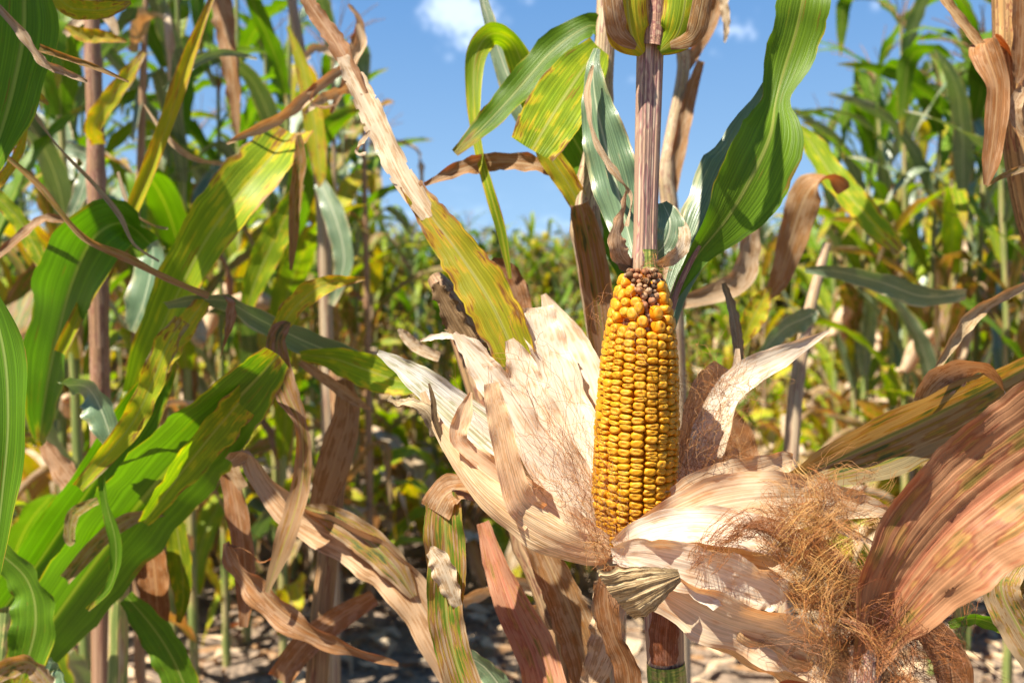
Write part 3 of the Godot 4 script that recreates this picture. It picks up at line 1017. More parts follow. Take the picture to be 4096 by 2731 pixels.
# ---------------------------------------------------------------- plants right behind the ear
func middle_plants() -> void:
	rng.seed = 21
	var a := thing("maize_plant", "brown stalked maize plant close behind the ear with a looped yellow green leaf", "maize plant", Vector3(0.08, 0, -0.66))
	stalk(a, "stalk_tan", [[0.0812, 1.3515, -0.6958, 0.0086], [0.075, 1.2516, -0.6808, 0.0085], [0.0683, 1.1754, -0.667, 0.0098], [0.0589, 1.1232, -0.6644, 0.0119], [0.0649, 1.0675, -0.6617, 0.0115], [0.0764, 0.9769, -0.6572, 0.0112], [0.0823, 0.8491, -0.6709, 0.0122], [0.0852, 0.6663, -0.7019, 0.0137], [0.0776, -0.0176, -0.6679, 0.0145]], {"n": 60, "k": 16, "nodes": [0.19, 0.42, 0.62], "groove": 0.12, "vrep": 3.0})
	# long dark leaf falling to the left
	leaf(a, "green", [[0.074, 1.2692, -0.6817, 0.0142, 0], [0.0616, 1.2728, -0.6819, 0.0219, 10], [0.0333, 1.2533, -0.6809, 0.0297, 20], [0.0049, 1.219, -0.6692, 0.0272, 15], [-0.0192, 1.1907, -0.6578, 0.0199, 10], [-0.0443, 1.1642, -0.6465, 0.0074, 0]], {"n": 34, "curl": 0.9, "ripple": 0.08, "v0": 0.3, "v1": 1.0, "rag": 0.14, "tint": Color(0.75, 0.8, 0.75)})
	# leaf that loops over and hangs
	leaf(a, "green_yellow", [[0.0186, 1.221, -0.7294, 0.0228, 10], [0.0109, 1.2467, -0.7206, 0.0263, -25], [-0.0004, 1.2698, -0.7118, 0.0229, -50], [-0.0175, 1.2729, -0.7019, 0.0204, -40], [-0.0302, 1.251, -0.6908, 0.0187, -20], [-0.0312, 1.2091, -0.6787, 0.012, 0], [-0.0265, 1.1719, -0.6669, 0.0091, 40], [-0.0185, 1.1392, -0.6552, 0.0089, 10], [-0.0089, 1.1049, -0.6535, 0.0089, -20], [-0.0014, 1.0672, -0.6517, 0.0027, 0]], {"n": 60, "curl": 0.8, "ripple": 0.05, "v0": 0.1, "v1": 0.84, "tint": Color(1.0, 1.05, 0.9)})
	leaf(a, "glaucous", [[0.025, 1.1945, -0.7481, 0.0195, 0], [0.0055, 1.2297, -0.7498, 0.0242, 0], [-0.0103, 1.2717, -0.7619, 0.0206, 20], [-0.0233, 1.3147, -0.7741, 0.012, 30], [-0.033, 1.3548, -0.7861, 0.0065, 0]], {"curl": 0.8, "v0": 0.1})
	# the broken bright leaf and the arm that carries it
	leaf(a, "yellow", [[0.0585, 1.1157, -0.6591, 0.0138, 0], [0.046, 1.1392, -0.6552, 0.0185, 0], [0.0293, 1.1617, -0.6513, 0.0211, 15], [0.0132, 1.1801, -0.6472, 0.0169, 50], [0.0047, 1.1914, -0.6428, 0.0235, 80]], {"n": 24, "curl": 1.0, "v0": 0.15, "v1": 0.6})
	leaf(a, "green_yellow", [[0.0697, 1.2527, -0.6709, 0.0209, -10], [0.0538, 1.2273, -0.6496, 0.0399, 0], [0.0364, 1.1977, -0.6231, 0.0455, 5], [0.0228, 1.1735, -0.6069, 0.0418, 0], [0.0145, 1.1584, -0.6011, 0.0352, 0]], {"n": 24, "m": 12, "curl": 0.35, "ripple": 0.03, "v0": 0.2, "v1": 0.74, "rag": 0.02, "tint": Color(1.5, 1.5, 1.0), "seed": 31.0})
	# dry brown leaf pointing left
	leaf(a, "brown", [[0.0594, 1.1237, -0.6695, 0.0141, 0], [0.0401, 1.1518, -0.6709, 0.0162, 0], [0.0136, 1.1594, -0.6662, 0.0181, 20], [-0.016, 1.1608, -0.6663, 0.0174, -10], [-0.0401, 1.1544, -0.661, 0.0152, 10], [-0.069, 1.1413, -0.6553, 0.0034, 0]], {"n": 36, "curl": 1.6, "ripple": 0.16, "rf": 7.0, "rag": 0.2, "tint": Color(1.3, 1.2, 1.0)})
	# dark green leaf behind the collar leaf
	leaf(a, "green", [[0.0385, 1.2089, -0.7087, 0.0259, 0], [0.0561, 1.1775, -0.6972, 0.0401, -10], [0.0733, 1.1397, -0.6853, 0.0467, -10], [0.0881, 1.1031, -0.6735, 0.0389, 0], [0.0997, 1.0605, -0.6613, 0.0209, 0]], {"curl": 0.7, "v0": 0.15, "v1": 0.8, "tint": Color(0.8, 0.9, 0.8)})
	# brown sheath loosening on the stalk
	leaf(a, "half_dead", [[0.0521, 1.1243, -0.6445, 0.0169, 0], [0.059, 1.0936, -0.6379, 0.0268, 0], [0.0673, 1.0467, -0.6406, 0.0277, 0], [0.0736, 0.9922, -0.6429, 0.0259, 0]], {"curl": 2.0, "tint": Color(0.8, 0.7, 0.7), "v0": 0.2, "v1": 0.6})
	upper(a, "stalk_tan", Vector3(0.0812, 1.3507, -0.6958), 0.0085, 1.75, [-0.6, -2.2], "yellow")
	var b := thing("maize_plant", "thin dry brown maize stalk just right of the grooved main stalk, with a bent leaf", "maize plant", Vector3(0.18, 0, -0.93))
	stalk(b, "stalk_tan", [[0.1998, 1.4604, -0.9815, 0.0066], [0.1953, 1.3659, -0.9668, 0.007], [0.1978, 1.3157, -0.9644, 0.0075], [0.1833, 1.2435, -0.9508, 0.0079], [0.1739, 1.1924, -0.9382, 0.0088], [0.1779, 1.1531, -0.9363, 0.0103], [0.1828, 1.0451, -0.9309, 0.0108], [0.1927, 0.7944, -0.9385, 0.012], [0.2082, 0.0422, -0.9512, 0.0137]], {"n": 50, "k": 10, "nodes": [0.21, 0.5], "vrep": 3.0})
	leaf(b, "brown", [[0.1978, 1.3132, -0.9642, 0.012, 0], [0.2128, 1.3408, -0.9656, 0.0171, 20], [0.2289, 1.3709, -0.9671, 0.0181, 0], [0.2404, 1.406, -0.9688, 0.0151, 0], [0.248, 1.4411, -0.9706, 0.0131, 0]], {"curl": 1.4})
	leaf(b, "tan", [[0.2368, 1.4083, -0.9489, 0.0118, 0], [0.2398, 1.3838, -0.9477, 0.0128, 20], [0.2417, 1.3592, -0.9465, 0.0108, -10], [0.2403, 1.3406, -0.9456, 0.0029, 0]], {"curl": 1.2, "rag": 0.4, "ripple": 0.2, "tint": Color(1.4, 1.4, 1.4)})
	leaf(b, "brown", [[0.1764, 1.158, -0.9365, 0.0147, 0], [0.1887, 1.2267, -0.9399, 0.0197, 10], [0.2031, 1.2832, -0.9527, 0.0169, 0], [0.2155, 1.3229, -0.9547, 0.0099, 0]], {"curl": 1.8})
	leaf(b, "tan", [[0.1813, 1.0451, -0.9309, 0.0147, 0], [0.2498, 1.0695, -0.9221, 0.0292, 0], [0.2644, 1.1132, -0.9243, 0.0272, 20], [0.2693, 1.1423, -0.9257, 0.0097, 0]], {"curl": 1.2, "tint": Color(0.7, 0.65, 0.6)})
	upper(b, "stalk_tan", Vector3(0.1998, 1.4594, -0.9815), 0.0066, 1.75, [-0.3, -1.8], "brown")
	# the dry leaf that crosses the sky to the upper left
	var c := thing("maize_plant", "drying maize plant behind the left husks with a long torn leaf slanting across the sky", "maize plant", Vector3(0.02, 0, -0.62))
	stalk(c, "stalk_tan", [[-0.0632, 1.068, -0.6817, 0.0072], [-0.0439, 1.0396, -0.6603, 0.0119], [-0.0223, 0.9791, -0.6373, 0.0128], [0.008, 0.8871, -0.6227, 0.0146], [0.0357, 0.8177, -0.6092, 0.0157], [0.0521, 0.7523, -0.606, 0.0164], [0.0799, 0.098, -0.5735, 0.0164]], {"n": 44, "k": 14, "nodes": [0.55], "vrep": 2.0, "tint": Color(0.75, 0.65, 0.55)})
	leaf(c, "yellow", [[0.0041, 1.0094, -0.5487, 0.0291, 0], [-0.0136, 1.0471, -0.5605, 0.0367, 0], [-0.0352, 1.0804, -0.5772, 0.0316, 0], [-0.0595, 1.1123, -0.5938, 0.0224, 10], [-0.0748, 1.1324, -0.6048, 0.0184, 30]], {"n": 40, "m": 14, "cup": 0.35, "curl": 0.5, "ripple": 0.05, "v0": 0.12, "v1": 0.9, "rag": 0.14, "tint": Color(0.7, 0.68, 0.6), "tint2": Color(0.72, 0.58, 0.5), "seed": 77.0})
	leaf(c, "tan", [[-0.0593, 1.109, -0.5916, 0.0162, 20], [-0.0792, 1.1382, -0.6021, 0.0196, 10], [-0.096, 1.1724, -0.6168, 0.0213, -15], [-0.1107, 1.2005, -0.6282, 0.021, 10], [-0.1231, 1.2224, -0.6373, 0.0179, 30], [-0.1306, 1.2368, -0.642, 0.01, 20]], {"n": 60, "m": 10, "curl": 1.3, "ripple": 0.09, "rf": 5.0, "rag": 0.16, "tear": 0.12, "crumple": 0.03, "tint": Color(1.25, 1.15, 1.1), "tint2": Color(1.3, 1.2, 1.15)})
	leaf(c, "brown", [[-0.1111, 1.2059, -0.6305, 0.0066, 0], [-0.1225, 1.2262, -0.6395, 0.0153, -20], [-0.1373, 1.251, -0.6508, 0.0189, 10], [-0.151, 1.2706, -0.6597, 0.0157, 0], [-0.1623, 1.2874, -0.6646, 0.0138, 10], [-0.1702, 1.3062, -0.6695, 0.0083, 0]], {"n": 34, "curl": 1.5, "ripple": 0.14, "rag": 0.3, "tint": Color(0.85, 0.75, 0.7)})
	leaf(c, "tan", [[-0.0999, 1.1694, -0.5866, 0.0018, 0], [-0.106, 1.1602, -0.5862, 0.0061, 40], [-0.1075, 1.1532, -0.5808, 0.0055, 110], [-0.1012, 1.1517, -0.5757, 0.003, 170]], {"curl": 1.0, "tint": Color(1.2, 1.1, 1.0)})
	leaf(c, "brown", [[-0.2088, 1.2656, -0.9619, 0.005, 0], [-0.1912, 1.3057, -0.9639, 0.0131, 20], [-0.1812, 1.3408, -0.9656, 0.0201, 0], [-0.1762, 1.3709, -0.9671, 0.012, 30], [-0.1887, 1.3909, -0.9681, 0.004, 0]], {"curl": 1.6, "rag": 0.4, "ripple": 0.2})
	leaf(c, "tan", [[-0.2339, 1.2611, -0.9416, 0.0039, 0], [-0.2142, 1.2783, -0.9425, 0.0147, 30], [-0.1897, 1.2881, -0.943, 0.0177, 60], [-0.17, 1.2954, -0.9433, 0.0049, 0]], {"curl": 1.4, "rag": 0.4, "ripple": 0.2, "tint": Color(1.4, 1.35, 1.3)})
	# dark torn stub and brown leaf behind the husk
	leaf(c, "weathered", [[-0.0209, 1.0025, -0.5984, 0.0285, 0], [-0.0368, 1.0279, -0.5996, 0.0266, 0], [-0.0495, 1.05, -0.6007, 0.0203, 10], [-0.0558, 1.0627, -0.6014, 0.0095, 0]], {"curl": 1.2, "rag": 0.6, "tear": 0.25, "ripple": 0.2, "tint": Color(0.5, 0.42, 0.36)})
	leaf(c, "brown", [[0.0086, 1.0034, -0.6785, 0.0216, 0], [0.0032, 1.0393, -0.6803, 0.0302, 0], [-0.0057, 1.068, -0.6817, 0.0287, 20], [-0.0183, 1.0823, -0.6824, 0.0108, 0]], {"curl": 0.9, "tint": Color(0.75, 0.65, 0.6)})
	leaf(c, "tan", [[-0.0579, 1.0048, -0.6586, 0.0091, 0], [-0.0753, 1.0117, -0.6589, 0.0105, 20], [-0.0858, 1.0222, -0.6594, 0.0091, 0], [-0.091, 1.0274, -0.6597, 0.0028, 0]], {"curl": 1.5, "tint": Color(1.2, 1.2, 1.2)})
	# sheath, hanging ribbons under the husks
	leaf(c, "brown", [[0.0171, 0.8791, -0.5923, 0.0254, 0], [0.0361, 0.8379, -0.5902, 0.0349, 0], [0.0504, 0.7999, -0.5883, 0.038, 0], [0.0599, 0.7587, -0.5863, 0.0349, 0]], {"curl": 2.2, "tint": Color(1.1, 1.05, 0.95), "rag": 0.15})
	leaf(c, "tan", [[0.0656, 0.8542, -0.571, 0.0184, 0], [0.0681, 0.8285, -0.5647, 0.0273, 20], [0.0629, 0.8064, -0.5586, 0.0241, 30], [0.0524, 0.7823, -0.5574, 0.0151, 0]], {"curl": 1.4, "ripple": 0.16, "tint": Color(1.0, 0.9, 0.82)})
	leaf(c, "red", [[-0.0216, 0.8832, -0.6125, 0.0098, 0], [-0.0116, 0.8569, -0.6012, 0.018, 10], [0.0013, 0.8252, -0.5896, 0.0266, -10], [0.0154, 0.7957, -0.5831, 0.0314, -20], [0.0262, 0.7605, -0.5764, 0.0343, 0]], {"n": 34, "cup": 0.5, "curl": 0.6, "tint": Color(1.0, 0.95, 1.0), "v1": 0.7})
	leaf(c, "tan", [[-0.0021, 0.7888, -0.6479, 0.0139, 0], [0.0187, 0.8046, -0.6436, 0.0208, 30], [0.0392, 0.7825, -0.6375, 0.0275, 20], [0.0529, 0.7379, -0.6353, 0.024, 0]], {"curl": 1.0, "tint": Color(0.9, 0.8, 0.75)})
	leaf(c, "tan", [[-0.049, 0.7588, -0.7865, 0.0169, 30], [-0.0194, 0.7714, -0.7872, 0.0211, 40], [0.0101, 0.7756, -0.7874, 0.0194, 20], [0.044, 0.763, -0.7867, 0.0127, 0]], {"curl": 1.0, "tint": Color(1.2, 1.15, 1.1)})
	# the folded striped leaf below the husks, bent over at its top
	leaf(c, "brown", [[0.0116, 0.8935, -0.5579, 0.0179, 30], [-0.0077, 0.9097, -0.5537, 0.026, 55], [-0.0267, 0.9226, -0.5494, 0.0264, 62], [-0.0426, 0.9219, -0.5463, 0.0251, 40], [-0.0511, 0.9093, -0.5437, 0.0232, 8]], {"n": 30, "curl": 0.8, "ripple": 0.06, "tint": Color(0.95, 0.9, 0.85)})
	leaf(c, "streaked", [[-0.0421, 0.922, -0.5483, 0.0234, 40], [-0.0448, 0.902, -0.5433, 0.0285, 8], [-0.0429, 0.8736, -0.5399, 0.0278, 0], [-0.0435, 0.8458, -0.5355, 0.0253, 5], [-0.039, 0.8208, -0.5323, 0.0247, -5], [-0.0288, 0.7907, -0.5278, 0.0257, 0]], {"n": 40, "curl": 0.9, "cup": 0.2, "ripple": 0.07, "v0": 0.1, "v1": 0.7, "tint": Color(1.35, 1.2, 1.0)})
	leaf(c, "tan", [[-0.055, 0.8861, -0.5375, 0.0058, 0], [-0.0474, 0.8787, -0.5332, 0.0166, 10], [-0.0402, 0.862, -0.5313, 0.0154, 20], [-0.0346, 0.8473, -0.5316, 0.0057, 30]], {"curl": 0.7, "ripple": 0.1, "tint": Color(1.3, 1.2, 1.05)})
	leaf(c, "glaucous", [[-0.0368, 0.7936, -0.588, 0.0127, 0], [-0.0209, 0.7841, -0.5875, 0.019, 20], [-0.0082, 0.7682, -0.5868, 0.019, 0], [0.0013, 0.7492, -0.5858, 0.0159, 0]], {"curl": 0.9})

# ---------------------------------------------------------------- plants at the left of the picture
func left_plants() -> void:
	rng.seed = 31
	var a := thing("maize_plant", "tall maize plant at the left with a brown stalk and broad dark green drooping leaves", "maize plant", Vector3(-0.58, 0, -1.15))
	stalk(a, "stalk_tan", [[-0.6002, 1.5996, -1.1987, 0.0093], [-0.5908, 1.4112, -1.1793, 0.0104], [-0.5871, 1.2888, -1.1733, 0.0116], [-0.5796, 1.1532, -1.1565, 0.0122], [-0.576, 0.9833, -1.1481, 0.0128], [-0.5736, 0.7406, -1.1361, 0.0134], [-0.5687, -0.3518, -1.0819, 0.0146]], {"n": 50, "k": 10, "nodes": [0.2, 0.42, 0.6], "vrep": 3.0, "tint": Color(0.8, 0.62, 0.58)})
	leaf(a, "green", [[-0.3688, 1.1077, -0.8439, 0.0222, 0], [-0.386, 1.1271, -0.8248, 0.0433, -40], [-0.4011, 1.1105, -0.794, 0.0584, -25], [-0.4434, 1.0676, -0.8319, 0.064, -5], [-0.4974, 1.0073, -0.899, 0.0609, 5], [-0.5489, 0.9426, -0.9659, 0.0512, 0], [-0.5853, 0.8778, -1.0127, 0.0162, 0]], {"n": 40, "cup": 0.3, "curl": 0.5, "v0": 0.1, "v1": 0.95, "tint": Color(0.75, 0.9, 0.8)})
	leaf(a, "glaucous", [[-0.5527, 1.1255, -1.1051, 0.0232, 0], [-0.4999, 1.1412, -1.0859, 0.0514, 60], [-0.4626, 1.1172, -1.0646, 0.056, 40], [-0.4693, 1.0501, -1.0513, 0.0499, 10], [-0.486, 1.0113, -1.0494, 0.0166, 0]], {"curl": 0.8, "tint": Color(0.8, 0.9, 0.85)})
	leaf(a, "yellow", [[-0.561, 1.2628, -1.1319, 0.0213, 0], [-0.5585, 1.2822, -1.1129, 0.0256, 10], [-0.5312, 1.3065, -1.0941, 0.0262, 0], [-0.4962, 1.3353, -1.0755, 0.0224, 0], [-0.4738, 1.3689, -1.0771, 0.009, 0]], {"curl": 1.0})
	leaf(a, "brown", [[-0.4337, 1.1281, -0.8049, 0.0068, 0], [-0.4491, 1.1272, -0.7948, 0.0117, 30], [-0.464, 1.1118, -0.784, 0.0107, 10], [-0.4866, 1.0866, -0.7728, 0.0073, 0]], {"curl": 1.4})
	leaf(a, "green_yellow", [[-0.5953, 1.1704, -0.9571, 0.0201, 0], [-0.5702, 1.1453, -0.9559, 0.0221, 10], [-0.5501, 1.1102, -0.9542, 0.0221, 0], [-0.5341, 1.0751, -0.9524, 0.008, 0]], {"curl": 0.8})
	leaf(a, "glaucous", [[-0.6505, 1.2717, -1.2125, 0.019, 0], [-0.6085, 1.2556, -1.1916, 0.0249, 30], [-0.6095, 1.2106, -1.1794, 0.0272, 10], [-0.6281, 1.1674, -1.1773, 0.0124, 0]], {"curl": 0.8})
	leaf(a, "tan", [[-0.6505, 1.4363, -1.2206, 0.0127, 0], [-0.6251, 1.4617, -1.2219, 0.019, 0], [-0.5934, 1.468, -1.2222, 0.0216, 0], [-0.5744, 1.4363, -1.2206, 0.0076, 0]], {"curl": 1.0, "tint": Color(1.2, 1.2, 1.2)})
	upper(a, "stalk_tan", Vector3(-0.6002, 1.5983, -1.1986), 0.0093, 2.0, [-0.9, -2.4], "brown")
	var b := thing("maize_plant", "maize plant with a big sunlit yellow green leaf rising to a dry twisted tip", "maize plant", Vector3(-0.42, 0, -0.92))
	stalk(b, "stalk_green", [[-0.4304, 0.947, -0.926, 0.0088], [-0.4307, 0.851, -0.9113, 0.0097], [-0.4404, 0.6568, -0.9016, 0.0107], [-0.4501, 0.0257, -0.8703, 0.0117]], {"n": 24, "k": 10, "nodes": [0.3], "vrep": 2.0})
	leaf(b, "green_yellow", [[-0.4351, 0.931, -0.9353, 0.0248, 0], [-0.3928, 0.9978, -0.8985, 0.0418, -12], [-0.3481, 1.0591, -0.8615, 0.0536, -12], [-0.3052, 1.1157, -0.8343, 0.0579, -8], [-0.2723, 1.1595, -0.8365, 0.0596, -5], [-0.2526, 1.1975, -0.8684, 0.0573, 0], [-0.2442, 1.2349, -0.9203, 0.05, 5]], {"n": 44, "m": 14, "cup": 0.28, "curl": 0.35, "ripple": 0.04, "v0": 0.05, "v1": 0.93, "tint": Color(0.95, 1.0, 0.9), "tint2": Color(1.4, 1.2, 0.9), "rag": 0.12, "seed": 12.0})
	leaf(b, "tan", [[-0.2988, 1.2138, -0.8712, 0.0036, 0], [-0.2708, 1.227, -0.8698, 0.0136, 30], [-0.2435, 1.2416, -0.8706, 0.0182, 50], [-0.2163, 1.2611, -0.8715, 0.0173, 20], [-0.1947, 1.2828, -0.8776, 0.0155, 40], [-0.1728, 1.298, -0.8834, 0.0138, 0], [-0.159, 1.3209, -0.8845, 0.0184, 0], [-0.1627, 1.3416, -0.8855, 0.0064, 0]], {"n": 44, "curl": 2.4, "ripple": 0.12, "rag": 0.3, "tint": Color(1.0, 0.92, 0.85)})
	leaf(b, "half_dead", [[-0.2192, 1.2205, -0.8595, 0.0072, 20], [-0.2183, 1.1936, -0.8582, 0.0153, 0], [-0.2228, 1.1577, -0.8564, 0.0144, 10], [-0.225, 1.1173, -0.8544, 0.0117, 0], [-0.2281, 1.0814, -0.8526, 0.0036, 0]], {"curl": 1.6, "tint": Color(0.8, 0.7, 0.6)})
	leaf(b, "brown", [[-0.2115, 1.2631, -0.8616, 0.0036, 0], [-0.2025, 1.2721, -0.8621, 0.0063, 40], [-0.207, 1.2564, -0.8613, 0.0063, 90], [-0.1958, 1.2496, -0.8609, 0.0054, 140], [-0.1801, 1.2519, -0.8611, 0.0018, 180]], {"n": 24, "curl": 1.0, "tint": Color(1.4, 1.3, 1.2)})
	# narrow upright leaf crossing in front of the sky
	leaf(b, "yellow", [[-0.4598, 0.9969, -0.8384, 0.0133, 0], [-0.4287, 1.0589, -0.8415, 0.016, 0], [-0.4021, 1.1077, -0.8439, 0.0151, 10], [-0.371, 1.1786, -0.8474, 0.016, 0], [-0.3488, 1.2362, -0.8503, 0.0178, 0], [-0.3333, 1.285, -0.8527, 0.016, 10], [-0.32, 1.3204, -0.8544, 0.0115, 0], [-0.3045, 1.3603, -0.8564, 0.0062, 0]], {"n": 40, "curl": 1.0, "cup": 0.3, "v0": 0.0, "v1": 0.97, "tint": Color(0.8, 0.9, 0.75), "tint2": Color(1.1, 0.95, 0.8)})
	# the leaf that folds over its own tip, pale and grey green
	leaf(b, "glaucous", [[-0.1426, 0.9924, -0.7781, 0.0165, 0], [-0.1785, 1.0051, -0.7737, 0.0311, -22], [-0.2099, 1.0196, -0.7694, 0.0285, -30], [-0.2409, 1.0359, -0.7652, 0.0259, -34], [-0.2634, 1.0492, -0.7609, 0.0233, -44], [-0.2877, 1.0508, -0.751, 0.0174, -56], [-0.3154, 1.0461, -0.7507, 0.0111, -50]], {"n": 40, "curl": 0.7, "v0": 0.05, "v1": 0.7, "tint": Color(1.6, 1.6, 1.6)})
	leaf(b, "yellow", [[-0.2798, 1.05, -0.7509, 0.0174, 10], [-0.2936, 1.0284, -0.7448, 0.022, 0], [-0.3054, 1.0071, -0.7388, 0.0242, 10], [-0.3171, 0.9876, -0.7378, 0.0195, 0], [-0.3249, 0.968, -0.7368, 0.0063, 0]], {"n": 26, "curl": 1.0, "ripple": 0.15, "rag": 0.2, "tint": Color(0.95, 1.05, 0.9)})
	leaf(b, "brown", [[-0.2631, 1.054, -0.7511, 0.0159, 60], [-0.2523, 1.05, -0.7459, 0.0173, 90], [-0.2526, 1.0305, -0.7399, 0.0102, 130], [-0.2565, 1.0149, -0.7392, 0.007, 100], [-0.2623, 0.9973, -0.7383, 0.0031, 60]], {"n": 26, "curl": 1.2, "tint": Color(1.3, 1.15, 1.0)})
	leaf(b, "yellow", [[-0.2058, 1.0196, -0.7194, 0.0152, 0], [-0.193, 1.0387, -0.7153, 0.0204, -15], [-0.1748, 1.0557, -0.7112, 0.0218, -10], [-0.1561, 1.065, -0.7116, 0.015, 0], [-0.141, 1.0676, -0.7117, 0.009, 20], [-0.1268, 1.0688, -0.7118, 0.003, 0]], {"n": 30, "curl": 1.2, "ripple": 0.1, "tint": Color(1.0, 0.95, 0.8)})
	# brown ribbon hanging down with a twist
	leaf(b, "half_dead", [[-0.189, 1.0316, -0.6999, 0.0148, 60], [-0.1976, 1.0189, -0.6943, 0.0206, 20], [-0.1954, 0.9954, -0.6881, 0.0241, 0], [-0.186, 0.9705, -0.6819, 0.021, -10], [-0.1746, 0.946, -0.6757, 0.0144, -50], [-0.1728, 0.9101, -0.6739, 0.0158, -20], [-0.1776, 0.8791, -0.6674, 0.02, 10], [-0.1869, 0.8485, -0.6608, 0.017, 0], [-0.1997, 0.8132, -0.6591, 0.005, 0]], {"n": 60, "curl": 0.9, "ripple": 0.08, "rag": 0.15, "tint": Color(0.7, 0.62, 0.66), "tint2": Color(1.1, 0.95, 0.8)})
	leaf(b, "green_yellow", [[-0.1951, 0.9999, -0.7584, 0.012, 40], [-0.1659, 0.9975, -0.7533, 0.0239, 20], [-0.1371, 0.9887, -0.7479, 0.0341, 10], [-0.1086, 0.9793, -0.7424, 0.0315, 0], [-0.0825, 0.9739, -0.7371, 0.0156, 0], [-0.0688, 0.968, -0.7368, 0.0031, 0]], {"n": 30, "curl": 0.8, "v0": 0.1, "tint": Color(1.6, 1.5, 0.9)})
	leaf(b, "tan", [[-0.2003, 0.9924, -0.7781, 0.0082, 0], [-0.1756, 0.976, -0.7773, 0.0124, 20], [-0.1508, 0.9574, -0.7764, 0.0115, 0], [-0.1343, 0.9471, -0.7759, 0.0033, 0]], {"curl": 1.4, "tint": Color(0.9, 0.75, 0.6)})
	# thin dry twisted strands in front
	leaf(b, "tan", [[-0.4205, 1.2381, -0.6701, 0.0042, 0], [-0.3892, 1.2085, -0.6687, 0.0056, 20], [-0.3675, 1.1764, -0.6721, 0.0056, 60], [-0.3402, 1.1455, -0.6756, 0.005, 20], [-0.3189, 1.119, -0.6742, 0.0057, 0], [-0.3066, 1.096, -0.6731, 0.005, 50], [-0.2871, 1.0819, -0.6724, 0.0021, 0]], {"n": 50, "curl": 1.8, "tint": Color(0.75, 0.85, 0.8)})
	leaf(b, "half_dead", [[-0.4297, 1.1792, -0.6872, 0.0036, 0], [-0.3902, 1.1451, -0.6856, 0.0065, 10], [-0.3542, 1.1039, -0.6835, 0.0086, 40], [-0.3183, 1.0859, -0.6826, 0.0086, 10], [-0.2824, 1.068, -0.6817, 0.0072, 30], [-0.2519, 1.0537, -0.686, 0.0065, 0]], {"n": 50, "curl": 1.6, "tint": Color(1.1, 0.9, 0.8)})
	leaf(b, "tan", [[-0.4069, 1.1824, -0.8576, 0.0036, 0], [-0.3934, 1.1442, -0.8557, 0.0063, 30], [-0.371, 1.1285, -0.8549, 0.0054, 70], [-0.3552, 1.1241, -0.8547, 0.0018, 0]], {"curl": 1.2, "tint": Color(1.1, 1.2, 1.1)})
	leaf(b, "tan", [[-0.3844, 1.2543, -0.8712, 0.0018, 0], [-0.3617, 1.2225, -0.8696, 0.0064, 0], [-0.339, 1.2021, -0.8686, 0.0082, 20], [-0.3162, 1.1953, -0.8683, 0.0073, 60], [-0.299, 1.1916, -0.8681, 0.0027, 0]], {"curl": 1.4, "tint": Color(1.0, 0.95, 0.9)})
	leaf(b, "glaucous", [[-0.4206, 1.3034, -1.0138, 0.0106, 0], [-0.3889, 1.335, -1.0154, 0.0106, 20], [-0.3519, 1.3508, -1.0162, 0.0095, 40], [-0.3096, 1.3429, -1.0158, 0.0032, 0]], {"curl": 1.0})
	var f := thing("maize_plant", "maize plant with a hanging red brown leaf and two bright yellow leaves before the sky", "maize plant", Vector3(-0.30, 0, -1.38))
	stalk(f, "stalk_tan", [[-0.3965, 1.678, -1.4329, 0.0074], [-0.3595, 1.4712, -1.4226, 0.0089], [-0.3262, 1.2495, -1.4116, 0.0104], [-0.3151, 0.9688, -1.3977, 0.0118], [-0.3077, 0.5994, -1.3794, 0.0133], [-0.3003, -0.1393, -1.3427, 0.0148]], {"n": 40, "k": 8, "nodes": [0.25, 0.5]})
	leaf(f, "brown", [[-0.4857, 1.5812, -1.388, 0.0287, 0], [-0.4715, 1.5203, -1.375, 0.0442, 0], [-0.4588, 1.4461, -1.3613, 0.0396, 10], [-0.4517, 1.3824, -1.3581, 0.0283, 0], [-0.4467, 1.3188, -1.355, 0.0071, 0]], {"curl": 1.4, "ripple": 0.14, "rag": 0.3, "tint": Color(1.1, 0.95, 0.85)})
	leaf(f, "yellow", [[-0.3544, 1.4823, -1.323, 0.0055, 0], [-0.3338, 1.4274, -1.3203, 0.0206, 0], [-0.3187, 1.3656, -1.3173, 0.0316, 0], [-0.3077, 1.297, -1.3139, 0.033, 0], [-0.3029, 1.249, -1.3115, 0.0206, 0], [-0.305, 1.2284, -1.3105, 0.0041, 0]], {"curl": 0.8, "tint": Color(1.1, 1.1, 0.9)})
	leaf(f, "green_yellow", [[-0.3906, 1.0247, -1.2002, 0.0127, 0], [-0.3716, 1.0752, -1.1927, 0.0352, 0], [-0.3435, 1.131, -1.1855, 0.0449, 0], [-0.319, 1.1735, -1.1776, 0.0371, 0], [-0.2979, 1.2153, -1.1696, 0.0123, 0]], {"curl": 0.8, "tint": Color(1.3, 1.2, 0.9)})
	leaf(f, "glaucous", [[-0.3215, 1.2467, -1.3915, 0.0219, 0], [-0.2917, 1.1864, -1.3684, 0.0402, 0], [-0.2753, 1.1142, -1.3548, 0.0357, 10], [-0.2967, 1.043, -1.3513, 0.0143, 0]], {"curl": 0.9})
	leaf(f, "tan", [[-0.342, 1.4448, -1.3813, 0.0101, 0], [-0.3277, 1.4663, -1.3823, 0.0172, 30], [-0.2989, 1.4591, -1.382, 0.0144, 0], [-0.2774, 1.4376, -1.3809, 0.0043, 0]], {"curl": 1.4, "rag": 0.4, "tint": Color(1.4, 1.35, 1.3)})
